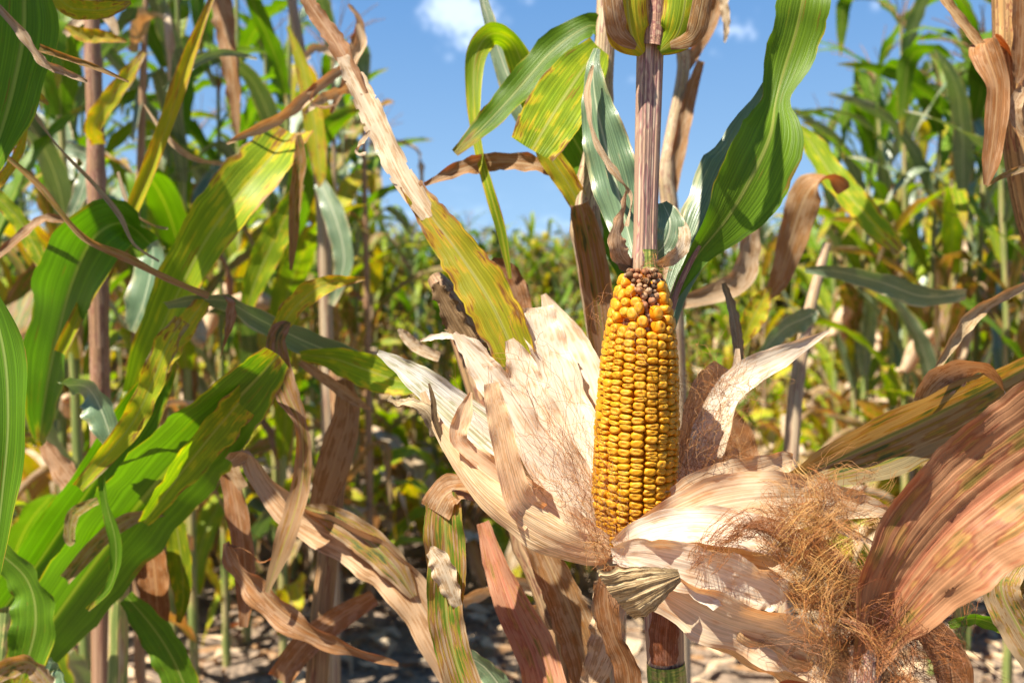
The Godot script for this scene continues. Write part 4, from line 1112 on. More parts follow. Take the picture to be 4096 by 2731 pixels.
	for q in [[300, 1.75, "bare brown maize stalk between the tall brown stalk and the big slanting leaf"], [845, 2.6, "bare thin dry maize stalk nearest the sky gap, left of the lane"]]:
		var x: float = (q[0] - 1176.0) / 1893.0 * q[1]
		var w := thing("dry_maize_stalk", q[2], "maize plant", Vector3(x, 0, -q[1]))
		var top := rng.randf_range(1.75, 2.15)
		var tilt := rng.randf_range(-0.06, 0.06)
		stalk(w, "stalk_tan", [[x, 0.0, -q[1], 0.013], [x + tilt * 0.3, top * 0.5, -q[1], 0.011], [x + tilt, top * 0.8, -q[1], 0.008], [x + tilt * 1.6, top, -q[1], 0.004]], {"n": 40, "k": 8, "nodes": [0.2, 0.38, 0.56, 0.74], "vrep": 3.0, "tint": Color(0.9, 0.75, 0.65)})
		for i in 4:
			var hang := part("leaf", free_leaf(top * (0.45 + 0.14 * i), rng.randf() * TAU, rng.randf_range(0.3, 1.0), rng.randf_range(0.25, 0.42), 0.05, 2.6, 1.2, rng.randf_range(-2.0, 2.0), {"n": 18, "m": 6, "curl": 2.2, "ripple": 0.2, "rag": 0.3}), M[["tan", "brown", "half_dead", "tan"][i]], w, true)
			hang.position = Vector3(tilt * 0.5, 0, 0)
	var c := thing("maize_plant", "shaded maize plant low at the left with huge dark green leaves lying across each other", "maize plant", Vector3(-0.47, 0, -0.78))
	stalk(c, "stalk_green", [[-0.4886, 0.7503, -0.7861, 0.0101], [-0.4971, 0.6237, -0.7798, 0.011], [-0.5055, 0.2437, -0.761, 0.0118]], {"n": 12, "k": 10})
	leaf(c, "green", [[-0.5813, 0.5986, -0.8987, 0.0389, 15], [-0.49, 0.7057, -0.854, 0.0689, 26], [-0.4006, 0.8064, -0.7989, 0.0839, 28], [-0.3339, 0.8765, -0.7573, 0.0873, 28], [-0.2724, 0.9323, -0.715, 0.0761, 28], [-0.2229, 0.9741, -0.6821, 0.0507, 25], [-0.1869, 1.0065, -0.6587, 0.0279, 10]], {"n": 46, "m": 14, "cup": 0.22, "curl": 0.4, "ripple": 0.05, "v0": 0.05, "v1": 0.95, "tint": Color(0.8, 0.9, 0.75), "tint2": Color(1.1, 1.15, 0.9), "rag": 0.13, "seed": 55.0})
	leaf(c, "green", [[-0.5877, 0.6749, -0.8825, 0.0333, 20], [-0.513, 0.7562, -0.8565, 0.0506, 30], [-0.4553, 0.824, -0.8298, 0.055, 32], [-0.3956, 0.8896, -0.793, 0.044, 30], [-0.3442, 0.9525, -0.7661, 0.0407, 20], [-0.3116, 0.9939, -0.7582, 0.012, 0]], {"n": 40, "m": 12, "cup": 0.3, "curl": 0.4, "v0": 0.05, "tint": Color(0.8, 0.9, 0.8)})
	leaf(c, "green_yellow", [[-0.3308, 0.8509, -0.731, 0.0117, 20], [-0.2876, 0.9019, -0.7135, 0.0304, 34], [-0.25, 0.9429, -0.6955, 0.0355, 36], [-0.2246, 0.9699, -0.6869, 0.0292, 30], [-0.1998, 0.998, -0.6783, 0.0057, 20]], {"n": 30, "cup": 0.3, "curl": 0.4, "rag": 0.2, "tint": Color(1.0, 1.05, 0.85)})
	leaf(c, "half_dead", [[-0.4337, 0.7799, -0.7876, 0.0127, 0], [-0.3949, 0.8208, -0.7796, 0.0167, 20], [-0.361, 0.8442, -0.7708, 0.0148, 10], [-0.328, 0.8484, -0.771, 0.0041, 0]], {"curl": 1.2})
	leaf(c, "yellow", [[-0.3789, 0.8867, -0.7128, 0.0114, 0], [-0.3347, 0.9368, -0.7103, 0.0212, 20], [-0.3136, 0.9714, -0.707, 0.0225, 0], [-0.2944, 1.0094, -0.6988, 0.0237, -10], [-0.2796, 1.0334, -0.7, 0.0148, 0]], {"curl": 1.0, "ripple": 0.12, "tint": Color(0.85, 1.0, 0.8)})
	leaf(c, "glaucous", [[-0.4066, 0.9729, -0.7471, 0.0238, 60], [-0.3842, 0.9714, -0.742, 0.0378, 40], [-0.3679, 0.9485, -0.7359, 0.0352, 10], [-0.3581, 0.9173, -0.7343, 0.0117, 0]], {"curl": 1.2, "tint": Color(0.8, 0.9, 0.85)})
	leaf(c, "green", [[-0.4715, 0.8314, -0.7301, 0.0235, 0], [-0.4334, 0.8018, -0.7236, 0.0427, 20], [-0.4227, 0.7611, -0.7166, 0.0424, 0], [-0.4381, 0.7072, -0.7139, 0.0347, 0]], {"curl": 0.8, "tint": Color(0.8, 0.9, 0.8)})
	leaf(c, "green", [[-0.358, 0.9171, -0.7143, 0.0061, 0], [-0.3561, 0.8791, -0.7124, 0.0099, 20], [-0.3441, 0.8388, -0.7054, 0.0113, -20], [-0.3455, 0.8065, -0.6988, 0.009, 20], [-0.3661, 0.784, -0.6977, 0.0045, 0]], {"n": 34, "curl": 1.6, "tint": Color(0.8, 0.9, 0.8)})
	leaf(c, "half_dead", [[-0.3668, 0.8728, -0.7221, 0.0077, 20], [-0.388, 0.8613, -0.7215, 0.0116, 0], [-0.3919, 0.8382, -0.7204, 0.01, 0], [-0.3872, 0.8382, -0.7204, 0.0023, 0]], {"curl": 1.0, "tint": Color(0.9, 1.0, 0.7)})
	leaf(c, "half_dead", [[-0.446, 0.7287, -0.6849, 0.0148, 0], [-0.4127, 0.7434, -0.6857, 0.0222, 20], [-0.3906, 0.7213, -0.6846, 0.0185, 0]], {"curl": 1.0})
	leaf(c, "glaucous", [[-0.383, 0.7522, -0.6661, 0.0108, 0], [-0.374, 0.7468, -0.6658, 0.0201, 40], [-0.3686, 0.7235, -0.6646, 0.0144, 0]], {"curl": 1.2, "tint": Color(0.85, 1.0, 1.0)})
	# near leaves that the frame cuts at the left
	var d := thing("maize_plant", "maize plant nearest at the left edge, only broad green leaves reaching into view", "maize plant", Vector3(-0.44, 0, -0.52))
	stalk(d, "stalk_green", [[-0.4385, 1.3217, -0.5341, 0.0082], [-0.433, 1.1296, -0.5246, 0.0093], [-0.433, 0.9101, -0.5137, 0.0104], [-0.433, 0.3613, -0.4865, 0.011]], {"n": 24, "k": 10, "nodes": [0.3, 0.6]})
	part("stalk", tube([[-0.432, 1.42, -0.52, 0.0085], [-0.434, 1.62, -0.52, 0.007], [-0.44, 1.85, -0.52, 0.004]], {"n": 10, "k": 8}), M.stalk_green, d)  # stalk carried on above the frame to bear the added shading leaves
	var up_at := 0
	for q in [[1.34, -1.9, 0.5], [1.46, -2.6, 0.46], [1.38, -0.9, 0.34], [1.60, 2.9, 0.4]]:  # unseen leaves above the frame, added to shade the leaves low at left
		rng.seed = 900 + up_at
		up_at += 1
		var shade_leaf := part("leaf", free_leaf(q[0], q[1], 0.9, q[2], 0.085, 1.5, 0.0, 0.6, {"n": 18, "m": 6, "curl": 0.8}), M.green, d, true)
		shade_leaf.position = Vector3(0.008, 0, 0)
	leaf(d, "green", [[-0.433, 1.0857, -0.5224, 0.0165, 0], [-0.3654, 1.085, -0.5124, 0.0323, 40], [-0.3239, 1.0632, -0.5013, 0.0396, 30], [-0.3063, 1.0239, -0.4943, 0.0366, 5], [-0.2998, 0.9802, -0.4871, 0.0311, 0], [-0.3032, 0.9363, -0.485, 0.0249, 0], [-0.3083, 0.8923, -0.4828, 0.0129, 0], [-0.3122, 0.8664, -0.4815, 0.0026, 0]], {"n": 44, "cup": 0.3, "curl": 0.5, "v0": 0.05, "tint": Color(0.8, 0.95, 0.95)})
	leaf(d, "green", [[-0.5163, 1.3478, -0.6355, 0.0197, 0], [-0.4177, 1.3365, -0.625, 0.0419, 50], [-0.3633, 1.3065, -0.6135, 0.0507, 20], [-0.3554, 1.2558, -0.6109, 0.0571, -5], [-0.3633, 1.2052, -0.6084, 0.0539, -5], [-0.376, 1.1609, -0.6062, 0.0349, 0], [-0.3855, 1.1324, -0.6048, 0.0063, 0]], {"n": 40, "cup": 0.3, "curl": 0.5, "v0": 0.05, "tint": Color(0.8, 0.9, 0.8)})
	leaf(d, "yellow", [[-0.3672, 1.3033, -0.6534, 0.0135, 40], [-0.3469, 1.2797, -0.6522, 0.0169, 30], [-0.33, 1.2756, -0.652, 0.0149, 20], [-0.3131, 1.2763, -0.652, 0.0128, 10], [-0.2962, 1.2814, -0.6523, 0.0034, 0]], {"curl": 0.5, "tint": Color(0.9, 0.95, 0.8)})
	leaf(d, "yellow", [[-0.4205, 1.266, -0.6715, 0.0139, 0], [-0.4031, 1.2416, -0.6703, 0.0153, 0], [-0.3892, 1.2242, -0.6695, 0.0119, 0], [-0.3717, 1.2068, -0.6686, 0.0028, 0]], {"curl": 1.0})
	leaf(d, "tan", [[-0.3568, 1.2569, -0.571, 0.0036, 0], [-0.3332, 1.2318, -0.5697, 0.0077, 10], [-0.3184, 1.2126, -0.5688, 0.0077, 30], [-0.3036, 1.2052, -0.5684, 0.0059, 20], [-0.2888, 1.1984, -0.568, 0.003, 0]], {"n": 36, "curl": 1.5, "ripple": 0.14, "tint": Color(0.85, 0.8, 0.75)})
	leaf(d, "half_dead", [[-0.3242, 1.223, -0.5743, 0.006, 0], [-0.3063, 1.217, -0.574, 0.0048, 20], [-0.2854, 1.2095, -0.5736, 0.0042, 0], [-0.263, 1.1997, -0.5731, 0.0015, 0]], {"n": 26, "curl": 1.5, "tint": Color(1.1, 0.9, 0.7)})
	leaf(d, "yellow", [[-0.4879, 1.3493, -0.916, 0.0048, 0], [-0.4689, 1.3398, -0.9155, 0.0162, 10], [-0.4451, 1.3374, -0.9154, 0.0143, 0], [-0.4213, 1.3326, -0.9151, 0.0029, 0]], {"curl": 1.2, "tint": Color(1.1, 0.8, 0.7)})
	leaf(d, "yellow", [[-0.4127, 1.2089, -0.7087, 0.0037, 0], [-0.4164, 1.183, -0.7075, 0.0074, 0], [-0.4275, 1.1609, -0.7064, 0.0096, 0], [-0.4423, 1.1424, -0.7054, 0.0096, 0]], {"curl": 1.0, "tint": Color(1.2, 0.9, 0.7)})
	# dry ribbons low in front, between the left plants and the ear
	var e := thing("maize_plant", "withered maize plant left of the ear with tan ribbons of leaf sagging to the soil", "maize plant", Vector3(-0.19, 0, -0.80))
	stalk(e, "stalk_tan", [[-0.1888, 0.985, -0.8779, 0.0084], [-0.1799, 0.9094, -0.8541, 0.01], [-0.1846, 0.824, -0.8298, 0.0107], [-0.1976, 0.613, -0.7993, 0.0113], [-0.2062, 0.137, -0.7757, 0.0113]], {"n": 24, "k": 10, "nodes": [0.25], "tint": Color(0.67, 0.52, 0.39)})
	leaf(e, "tan", [[-0.1632, 0.9741, -0.7972, 0.0169, 0], [-0.1579, 0.941, -0.7906, 0.0294, 10], [-0.1695, 0.8958, -0.7833, 0.0359, 0], [-0.182, 0.8541, -0.7813, 0.025, 0], [-0.1841, 0.8291, -0.78, 0.0083, 0]], {"curl": 1.4, "tint": Color(0.71, 0.56, 0.39)})
	leaf(e, "tan", [[-0.2457, 0.9095, -0.7139, 0.0114, 0], [-0.2289, 0.9199, -0.7094, 0.0227, 50], [-0.2086, 0.8927, -0.7031, 0.0263, 20], [-0.181, 0.8677, -0.6968, 0.0313, 15], [-0.1465, 0.8524, -0.6911, 0.0355, 10], [-0.1124, 0.8337, -0.6851, 0.0382, 5], [-0.086, 0.8097, -0.6789, 0.0365, 0], [-0.0637, 0.7753, -0.6722, 0.0326, 0], [-0.0417, 0.7307, -0.665, 0.0251, 0]], {"n": 54, "m": 12, "cup": 0.45, "curl": 0.7, "ripple": 0.08, "rf": 7.0, "tint": Color(0.88, 0.76, 0.66)})
	leaf(e, "half_dead", [[-0.176, 0.8746, -0.6922, 0.0074, 0], [-0.1528, 0.8667, -0.6868, 0.022, -15], [-0.1225, 0.8498, -0.6809, 0.027, -10], [-0.0981, 0.8295, -0.6749, 0.0253, 0], [-0.0818, 0.8042, -0.6737, 0.0072, 0]], {"n": 30, "curl": 0.8, "tint": Color(1.43, 1.36, 1.09), "v0": 0.0, "v1": 0.5})
	leaf(e, "brown", [[-0.2426, 0.845, -0.6907, 0.0074, 0], [-0.2335, 0.83, -0.6849, 0.022, 30], [-0.2136, 0.8097, -0.6789, 0.027, 10], [-0.1904, 0.7898, -0.6729, 0.0253, 0], [-0.1602, 0.7737, -0.6671, 0.0194, 10], [-0.1279, 0.7612, -0.6665, 0.0129, 20], [-0.0938, 0.7504, -0.666, 0.0043, 0]], {"n": 46, "curl": 1.5, "ripple": 0.12, "tint": Color(1.05, 0.92, 0.86)})
	leaf(e, "brown", [[-0.2408, 0.8432, -0.6906, 0.0059, 90], [-0.2209, 0.8407, -0.6805, 0.0073, 60], [-0.21, 0.8316, -0.68, 0.008, 80], [-0.1954, 0.8389, -0.6804, 0.0036, 60]], {"n": 24, "curl": 0.9, "tint": Color(1.01, 0.80, 0.62)})
	leaf(e, "brown", [[-0.2724, 0.9101, -0.774, 0.0124, 0], [-0.2625, 0.8742, -0.7672, 0.0229, 10], [-0.2526, 0.8306, -0.7601, 0.022, 0], [-0.2486, 0.7859, -0.7578, 0.0203, 0], [-0.2506, 0.7453, -0.7558, 0.0081, 0]], {"curl": 1.0, "tint": Color(0.84, 0.72, 0.66)})
	leaf(e, "tan", [[-0.2343, 0.9444, -0.7657, 0.0106, 0], [-0.249, 0.9249, -0.7597, 0.0146, 10], [-0.2594, 0.9017, -0.7536, 0.0161, 0], [-0.2474, 0.8776, -0.7524, 0.0096, 0]], {"curl": 1.2, "tint": Color(0.84, 0.74, 0.62)})
	leaf(e, "brown", [[-0.1336, 0.763, -0.7867, 0.0169, 0], [-0.1674, 0.7419, -0.7857, 0.0254, 20], [-0.2012, 0.7165, -0.7844, 0.0279, 0], [-0.2266, 0.6828, -0.7828, 0.0254, 0]], {"curl": 1.1, "tint": Color(0.92, 0.80, 0.74)})
	leaf(e, "tan", [[-0.4889, 0.9003, -0.8536, 0.0136, 0], [-0.4635, 0.8741, -0.8473, 0.0316, 10], [-0.4383, 0.8437, -0.8408, 0.0359, 0], [-0.4248, 0.7989, -0.8386, 0.018, 0]], {"curl": 1.2, "tint": Color(0.76, 0.58, 0.48)})
	leaf(e, "brown", [[-0.3933, 0.8179, -0.8696, 0.0232, 0], [-0.3819, 0.773, -0.8623, 0.037, 0], [-0.3751, 0.7333, -0.8554, 0.0322, 0], [-0.3705, 0.6782, -0.8526, 0.0184, 0]], {"curl": 1.2, "tint": Color(0.84, 0.64, 0.47)})
	leaf(e, "green_yellow", [[-0.369, 0.8173, -0.8896, 0.019, 0], [-0.3599, 0.7714, -0.8823, 0.0331, 10], [-0.3555, 0.7307, -0.8753, 0.0188, 0], [-0.3602, 0.7025, -0.8739, 0.0056, 0]], {"curl": 1.2, "tint": Color(0.67, 0.64, 0.55)})
	leaf(e, "green", [[-0.3932, 0.7486, -0.8261, 0.0178, 0], [-0.3644, 0.7196, -0.8196, 0.0353, 0], [-0.3403, 0.6865, -0.813, 0.0395, 0], [-0.3228, 0.6427, -0.8108, 0.0351, 0]], {"curl": 0.9, "tint": Color(0.71, 0.76, 0.66)})

# ---------------------------------------------------------------- plants at the right of the picture
func right_plants() -> void:
	rng.seed = 41
	var a := thing("maize_plant", "maize plant nearest at the right with a crinkled reddish brown leaf in the lower corner", "maize plant", Vector3(0.17, 0, -0.42))
	stalk(a, "stalk_purple", [[0.1849, 0.8708, -0.4216, 0.0077], [0.1838, 0.839, -0.4201, 0.0086], [0.1827, 0.7074, -0.4135, 0.0095], [0.1827, 0.2309, -0.3899, 0.01]], {"n": 20, "k": 12, "nodes": [0.1]})
	leaf(a, "red", [[0.1817, 0.8594, -0.4161, 0.0135, -6], [0.1884, 0.8849, -0.4123, 0.0288, -10], [0.1969, 0.9126, -0.4037, 0.0487, -14], [0.2111, 0.9392, -0.395, 0.0602, -16], [0.2304, 0.9594, -0.391, 0.0664, -16], [0.2522, 0.978, -0.3869, 0.069, -16], [0.2779, 1.0019, -0.3781, 0.0693, -14]], {"n": 80, "m": 26, "cup": 0.22, "curl": 0.7, "ripple": 0.05, "folds": 0.065, "crumple": 0.012, "rag": 0.04, "v0": 0.05, "v1": 0.75, "tint": Color(0.84, 0.79, 0.69), "seed": 5.0})
	leaf(a, "brown", [[0.2051, 0.8631, -0.4513, 0.0097, 0], [0.2294, 0.868, -0.4515, 0.017, 0], [0.244, 0.8486, -0.4506, 0.0219, 0], [0.2489, 0.8194, -0.4491, 0.0219, 0]], {"curl": 1.0, "tint": Color(0.7, 0.55, 0.5)})
	leaf(a, "brown", [[0.0812, 0.8495, -0.3905, 0.0085, 60], [0.1065, 0.8579, -0.391, 0.0127, 50], [0.1319, 0.8643, -0.3913, 0.0106, 40], [0.153, 0.8622, -0.3912, 0.0042, 30]], {"curl": 0.8, "pleat": 0.03, "tint": Color(0.55, 0.35, 0.3)})
	var b := thing("maize_plant", "maize plant at the right with a streaked green leaf slanting up behind the reddish one", "maize plant", Vector3(0.34, 0, -0.62))
	stalk(b, "stalk_tan", [[0.4545, 1.1817, -0.6473, 0.0101], [0.4337, 0.9813, -0.6174, 0.0105], [0.4239, 0.785, -0.6076, 0.0111], [0.4141, 0.327, -0.5849, 0.0118]], {"n": 24, "k": 10, "nodes": [0.2, 0.5]})
	leaf(b, "half_dead", [[0.4134, 1.0279, -0.5996, 0.019, 0], [0.3753, 1.0064, -0.5886, 0.0374, -25], [0.3293, 0.9878, -0.5726, 0.0456, -20], [0.2823, 0.9702, -0.5567, 0.0488, -12], [0.2373, 0.9551, -0.541, 0.0432, -8], [0.2018, 0.9427, -0.5303, 0.0271, 0], [0.1775, 0.9354, -0.525, 0.0084, 0]], {"n": 46, "m": 14, "cup": 0.5, "curl": 0.2, "ripple": 0.04, "v0": 0.05, "v1": 0.8, "tint": Color(0.62, 0.74, 0.52), "tint2": Color(0.8, 0.85, 0.75), "seed": 8.0})
	leaf(b, "tan", [[0.2793, 0.9806, -0.5572, 0.0148, 0], [0.2841, 0.9929, -0.5529, 0.0246, 10], [0.2932, 1.0021, -0.5483, 0.0291, 30], [0.3049, 1.0063, -0.5435, 0.0259, 55], [0.3179, 1.0026, -0.5433, 0.0184, 85], [0.3295, 0.9891, -0.5477, 0.007, 110]], {"n": 36, "curl": 0.9, "ripple": 0.04, "tint": Color(0.85, 0.75, 0.72)})
	leaf(b, "tan", [[0.3191, 0.9977, -0.6182, 0.0039, 0], [0.3322, 1.0206, -0.6193, 0.0118, 20], [0.3453, 1.0369, -0.6201, 0.0131, 0], [0.3616, 1.05, -0.6208, 0.0111, 30], [0.3911, 1.0631, -0.6214, 0.0066, 0]], {"curl": 1.4, "tint": Color(1.1, 0.95, 0.8)})
	leaf(b, "half_dead", [[0.3253, 0.8936, -0.5129, 0.0165, 0], [0.3088, 0.8717, -0.5118, 0.022, 30], [0.3198, 0.8442, -0.5104, 0.0247, 20], [0.3418, 0.8113, -0.5088, 0.0247, 0]], {"curl": 1.0, "tint": Color(1.1, 1.0, 0.95)})
	leaf(b, "green", [[0.2971, 0.8299, -0.5498, 0.0059, 0], [0.3148, 0.8343, -0.55, 0.0118, 30], [0.3355, 0.8284, -0.5497, 0.0107, 20], [0.3562, 0.8254, -0.5495, 0.0059, 0]], {"curl": 0.8, "tint": Color(1.3, 1.3, 1.2)})
	upper(b, "stalk_tan", Vector3(0.4545, 1.1811, -0.6473), 0.0101, 1.7, [0.2, -0.8], "half_dead")
	# the brown folded leaf hanging at the top
	var c := thing("maize_plant", "maize plant at the upper right corner with a brown leaf folded over and hanging", "maize plant", Vector3(0.40, 0, -0.63))
	stalk(c, "stalk_tan", [[0.3682, 1.3739, -0.6368, 0.0079], [0.3715, 1.2758, -0.632, 0.0092], [0.3754, 1.2169, -0.629, 0.0098], [0.3974, 1.1132, -0.6339, 0.0107], [0.4545, 0.9453, -0.6356, 0.0115], [0.4826, 0.2803, -0.6226, 0.0126]], {"n": 40, "k": 12, "nodes": [0.32], "vrep": 3.0, "tint": Color(0.95, 0.75, 0.5)})
	leaf(c, "tan", [[0.31, 1.2902, -0.6277, 0.0084, 0], [0.323, 1.2696, -0.6236, 0.0097, 0], [0.3381, 1.248, -0.6206, 0.0103, 0], [0.3508, 1.2297, -0.6177, 0.0109, 0]], {"curl": 2.4, "tint": Color(0.95, 0.8, 0.6)})
	leaf(c, "brown", [[0.3766, 1.2285, -0.6246, 0.013, 30], [0.3623, 1.2383, -0.6201, 0.0187, 60], [0.3454, 1.2375, -0.612, 0.021, 80], [0.3444, 1.2265, -0.6065, 0.0208, 30], [0.3496, 1.2036, -0.6024, 0.0188, 0], [0.3469, 1.175, -0.5989, 0.0175, 0], [0.3426, 1.1497, -0.5957, 0.0137, 0], [0.3395, 1.1325, -0.5948, 0.0044, 0]], {"n": 50, "curl": 0.8, "ripple": 0.05, "tint": Color(1.0, 0.85, 0.7)})
	leaf(c, "brown", [[0.3722, 1.2875, -0.6125, 0.019, 0], [0.3722, 1.2558, -0.6109, 0.019, 0], [0.3706, 1.221, -0.6092, 0.0159, 0], [0.3674, 1.2083, -0.6086, 0.0051, 0]], {"curl": 1.0, "tint": Color(0.7, 0.6, 0.5)})
	leaf(c, "half_dead", [[0.3452, 1.1324, -0.6048, 0.0013, 0], [0.3563, 1.1403, -0.6052, 0.0044, 20], [0.369, 1.145, -0.6055, 0.0057, 0], [0.388, 1.1514, -0.6058, 0.0063, 0]], {"curl": 1.2})
	leaf(c, "tan", [[0.3728, 1.2052, -0.6084, 0.0095, 0], [0.3658, 1.1893, -0.6077, 0.0108, 20], [0.3706, 1.1735, -0.6069, 0.0063, 0], [0.3785, 1.1672, -0.6066, 0.0025, 0]], {"curl": 1.4, "tint": Color(0.8, 0.7, 0.6)})
	upper(c, "stalk_tan", Vector3(0.3682, 1.3733, -0.6368), 0.0079, 1.8, [-0.2, -1.0], "tan")
	# a plant further off, its dry leaf curling in front of the right rows
	var d := thing("maize_plant", "maize plant right of the ear with a brown leaf curled over like a hook", "maize plant", Vector3(0.40, 0, -1.05))
	stalk(d, "stalk_tan", [[0.4284, 1.1269, -1.1252, 0.0059], [0.3917, 1.0094, -1.0993, 0.0087], [0.3675, 0.8734, -1.0726, 0.0103], [0.3495, 0.597, -1.0388, 0.0112], [0.3406, 0.0472, -1.0015, 0.0122]], {"n": 24, "k": 10})
	leaf(d, "brown", [[0.3059, 1.0501, -1.0012, 0.0106, 0], [0.3212, 1.0762, -0.9925, 0.0262, 0], [0.3309, 1.1173, -0.9845, 0.0362, 0], [0.3403, 1.1575, -0.9765, 0.041, -10], [0.3495, 1.1818, -0.9677, 0.0396, -50], [0.3659, 1.1904, -0.9581, 0.0331, -90], [0.3825, 1.1754, -0.9574, 0.0201, -120]], {"n": 40, "curl": 0.9, "ripple": 0.06, "tint": Color(1.15, 1.0, 0.95)})
	leaf(d, "green_yellow", [[0.4352, 1.3139, -1.2646, 0.0079, 0], [0.4514, 1.2856, -1.2532, 0.0328, 0], [0.4731, 1.2368, -1.2308, 0.04, 0], [0.4971, 1.1957, -1.2087, 0.0418, 0], [0.5262, 1.1497, -1.1864, 0.0374, 0], [0.5479, 1.1174, -1.1648, 0.0184, 0]], {"n": 30, "curl": 0.9, "tint": Color(1.4, 1.3, 0.9)})
	leaf(d, "glaucous", [[0.3632, 1.0877, -1.0231, 0.0065, 0], [0.4024, 1.0847, -1.013, 0.0213, 40], [0.4512, 1.0712, -1.0023, 0.0275, 30], [0.4938, 1.0553, -0.9915, 0.0282, 30], [0.5406, 1.0578, -0.9816, 0.0155, 30]], {"n": 30, "curl": 0.7, "tint": Color(1.3, 1.3, 1.3)})
	leaf(d, "yellow", [[0.2661, 0.988, -0.9781, 0.0062, 0], [0.2788, 1.0193, -0.9697, 0.0256, 0], [0.2916, 1.0449, -0.9709, 0.0277, 0], [0.3044, 1.0654, -0.972, 0.0082, 0]], {"curl": 1.0, "tint": Color(1.2, 1.0, 0.8)})
	leaf(d, "glaucous", [[0.3033, 0.9867, -0.9981, 0.0106, 10], [0.3297, 1.0158, -0.9995, 0.0317, 30], [0.3561, 1.0289, -1.0002, 0.0296, 20], [0.372, 1.0369, -1.0006, 0.0053, 0]], {"curl": 0.7, "tint": Color(1.4, 1.3, 1.1)})
	leaf(d, "brown", [[0.2379, 0.9297, -0.9452, 0.0201, 0], [0.258, 0.8946, -0.9435, 0.0402, 0], [0.263, 0.8545, -0.9415, 0.0452, 0], [0.258, 0.8044, -0.939, 0.0301, 0]], {"curl": 1.2, "tint": Color(0.8, 0.65, 0.55)})
	leaf(d, "weathered", [[0.1661, 0.9994, -0.5982, 0.0076, 0], [0.1636, 1.0215, -0.5993, 0.0108, 0], [0.1598, 1.0437, -0.6004, 0.0108, 20], [0.1541, 1.0627, -0.6014, 0.0044, 0]], {"curl": 1.8, "rag": 0.3})

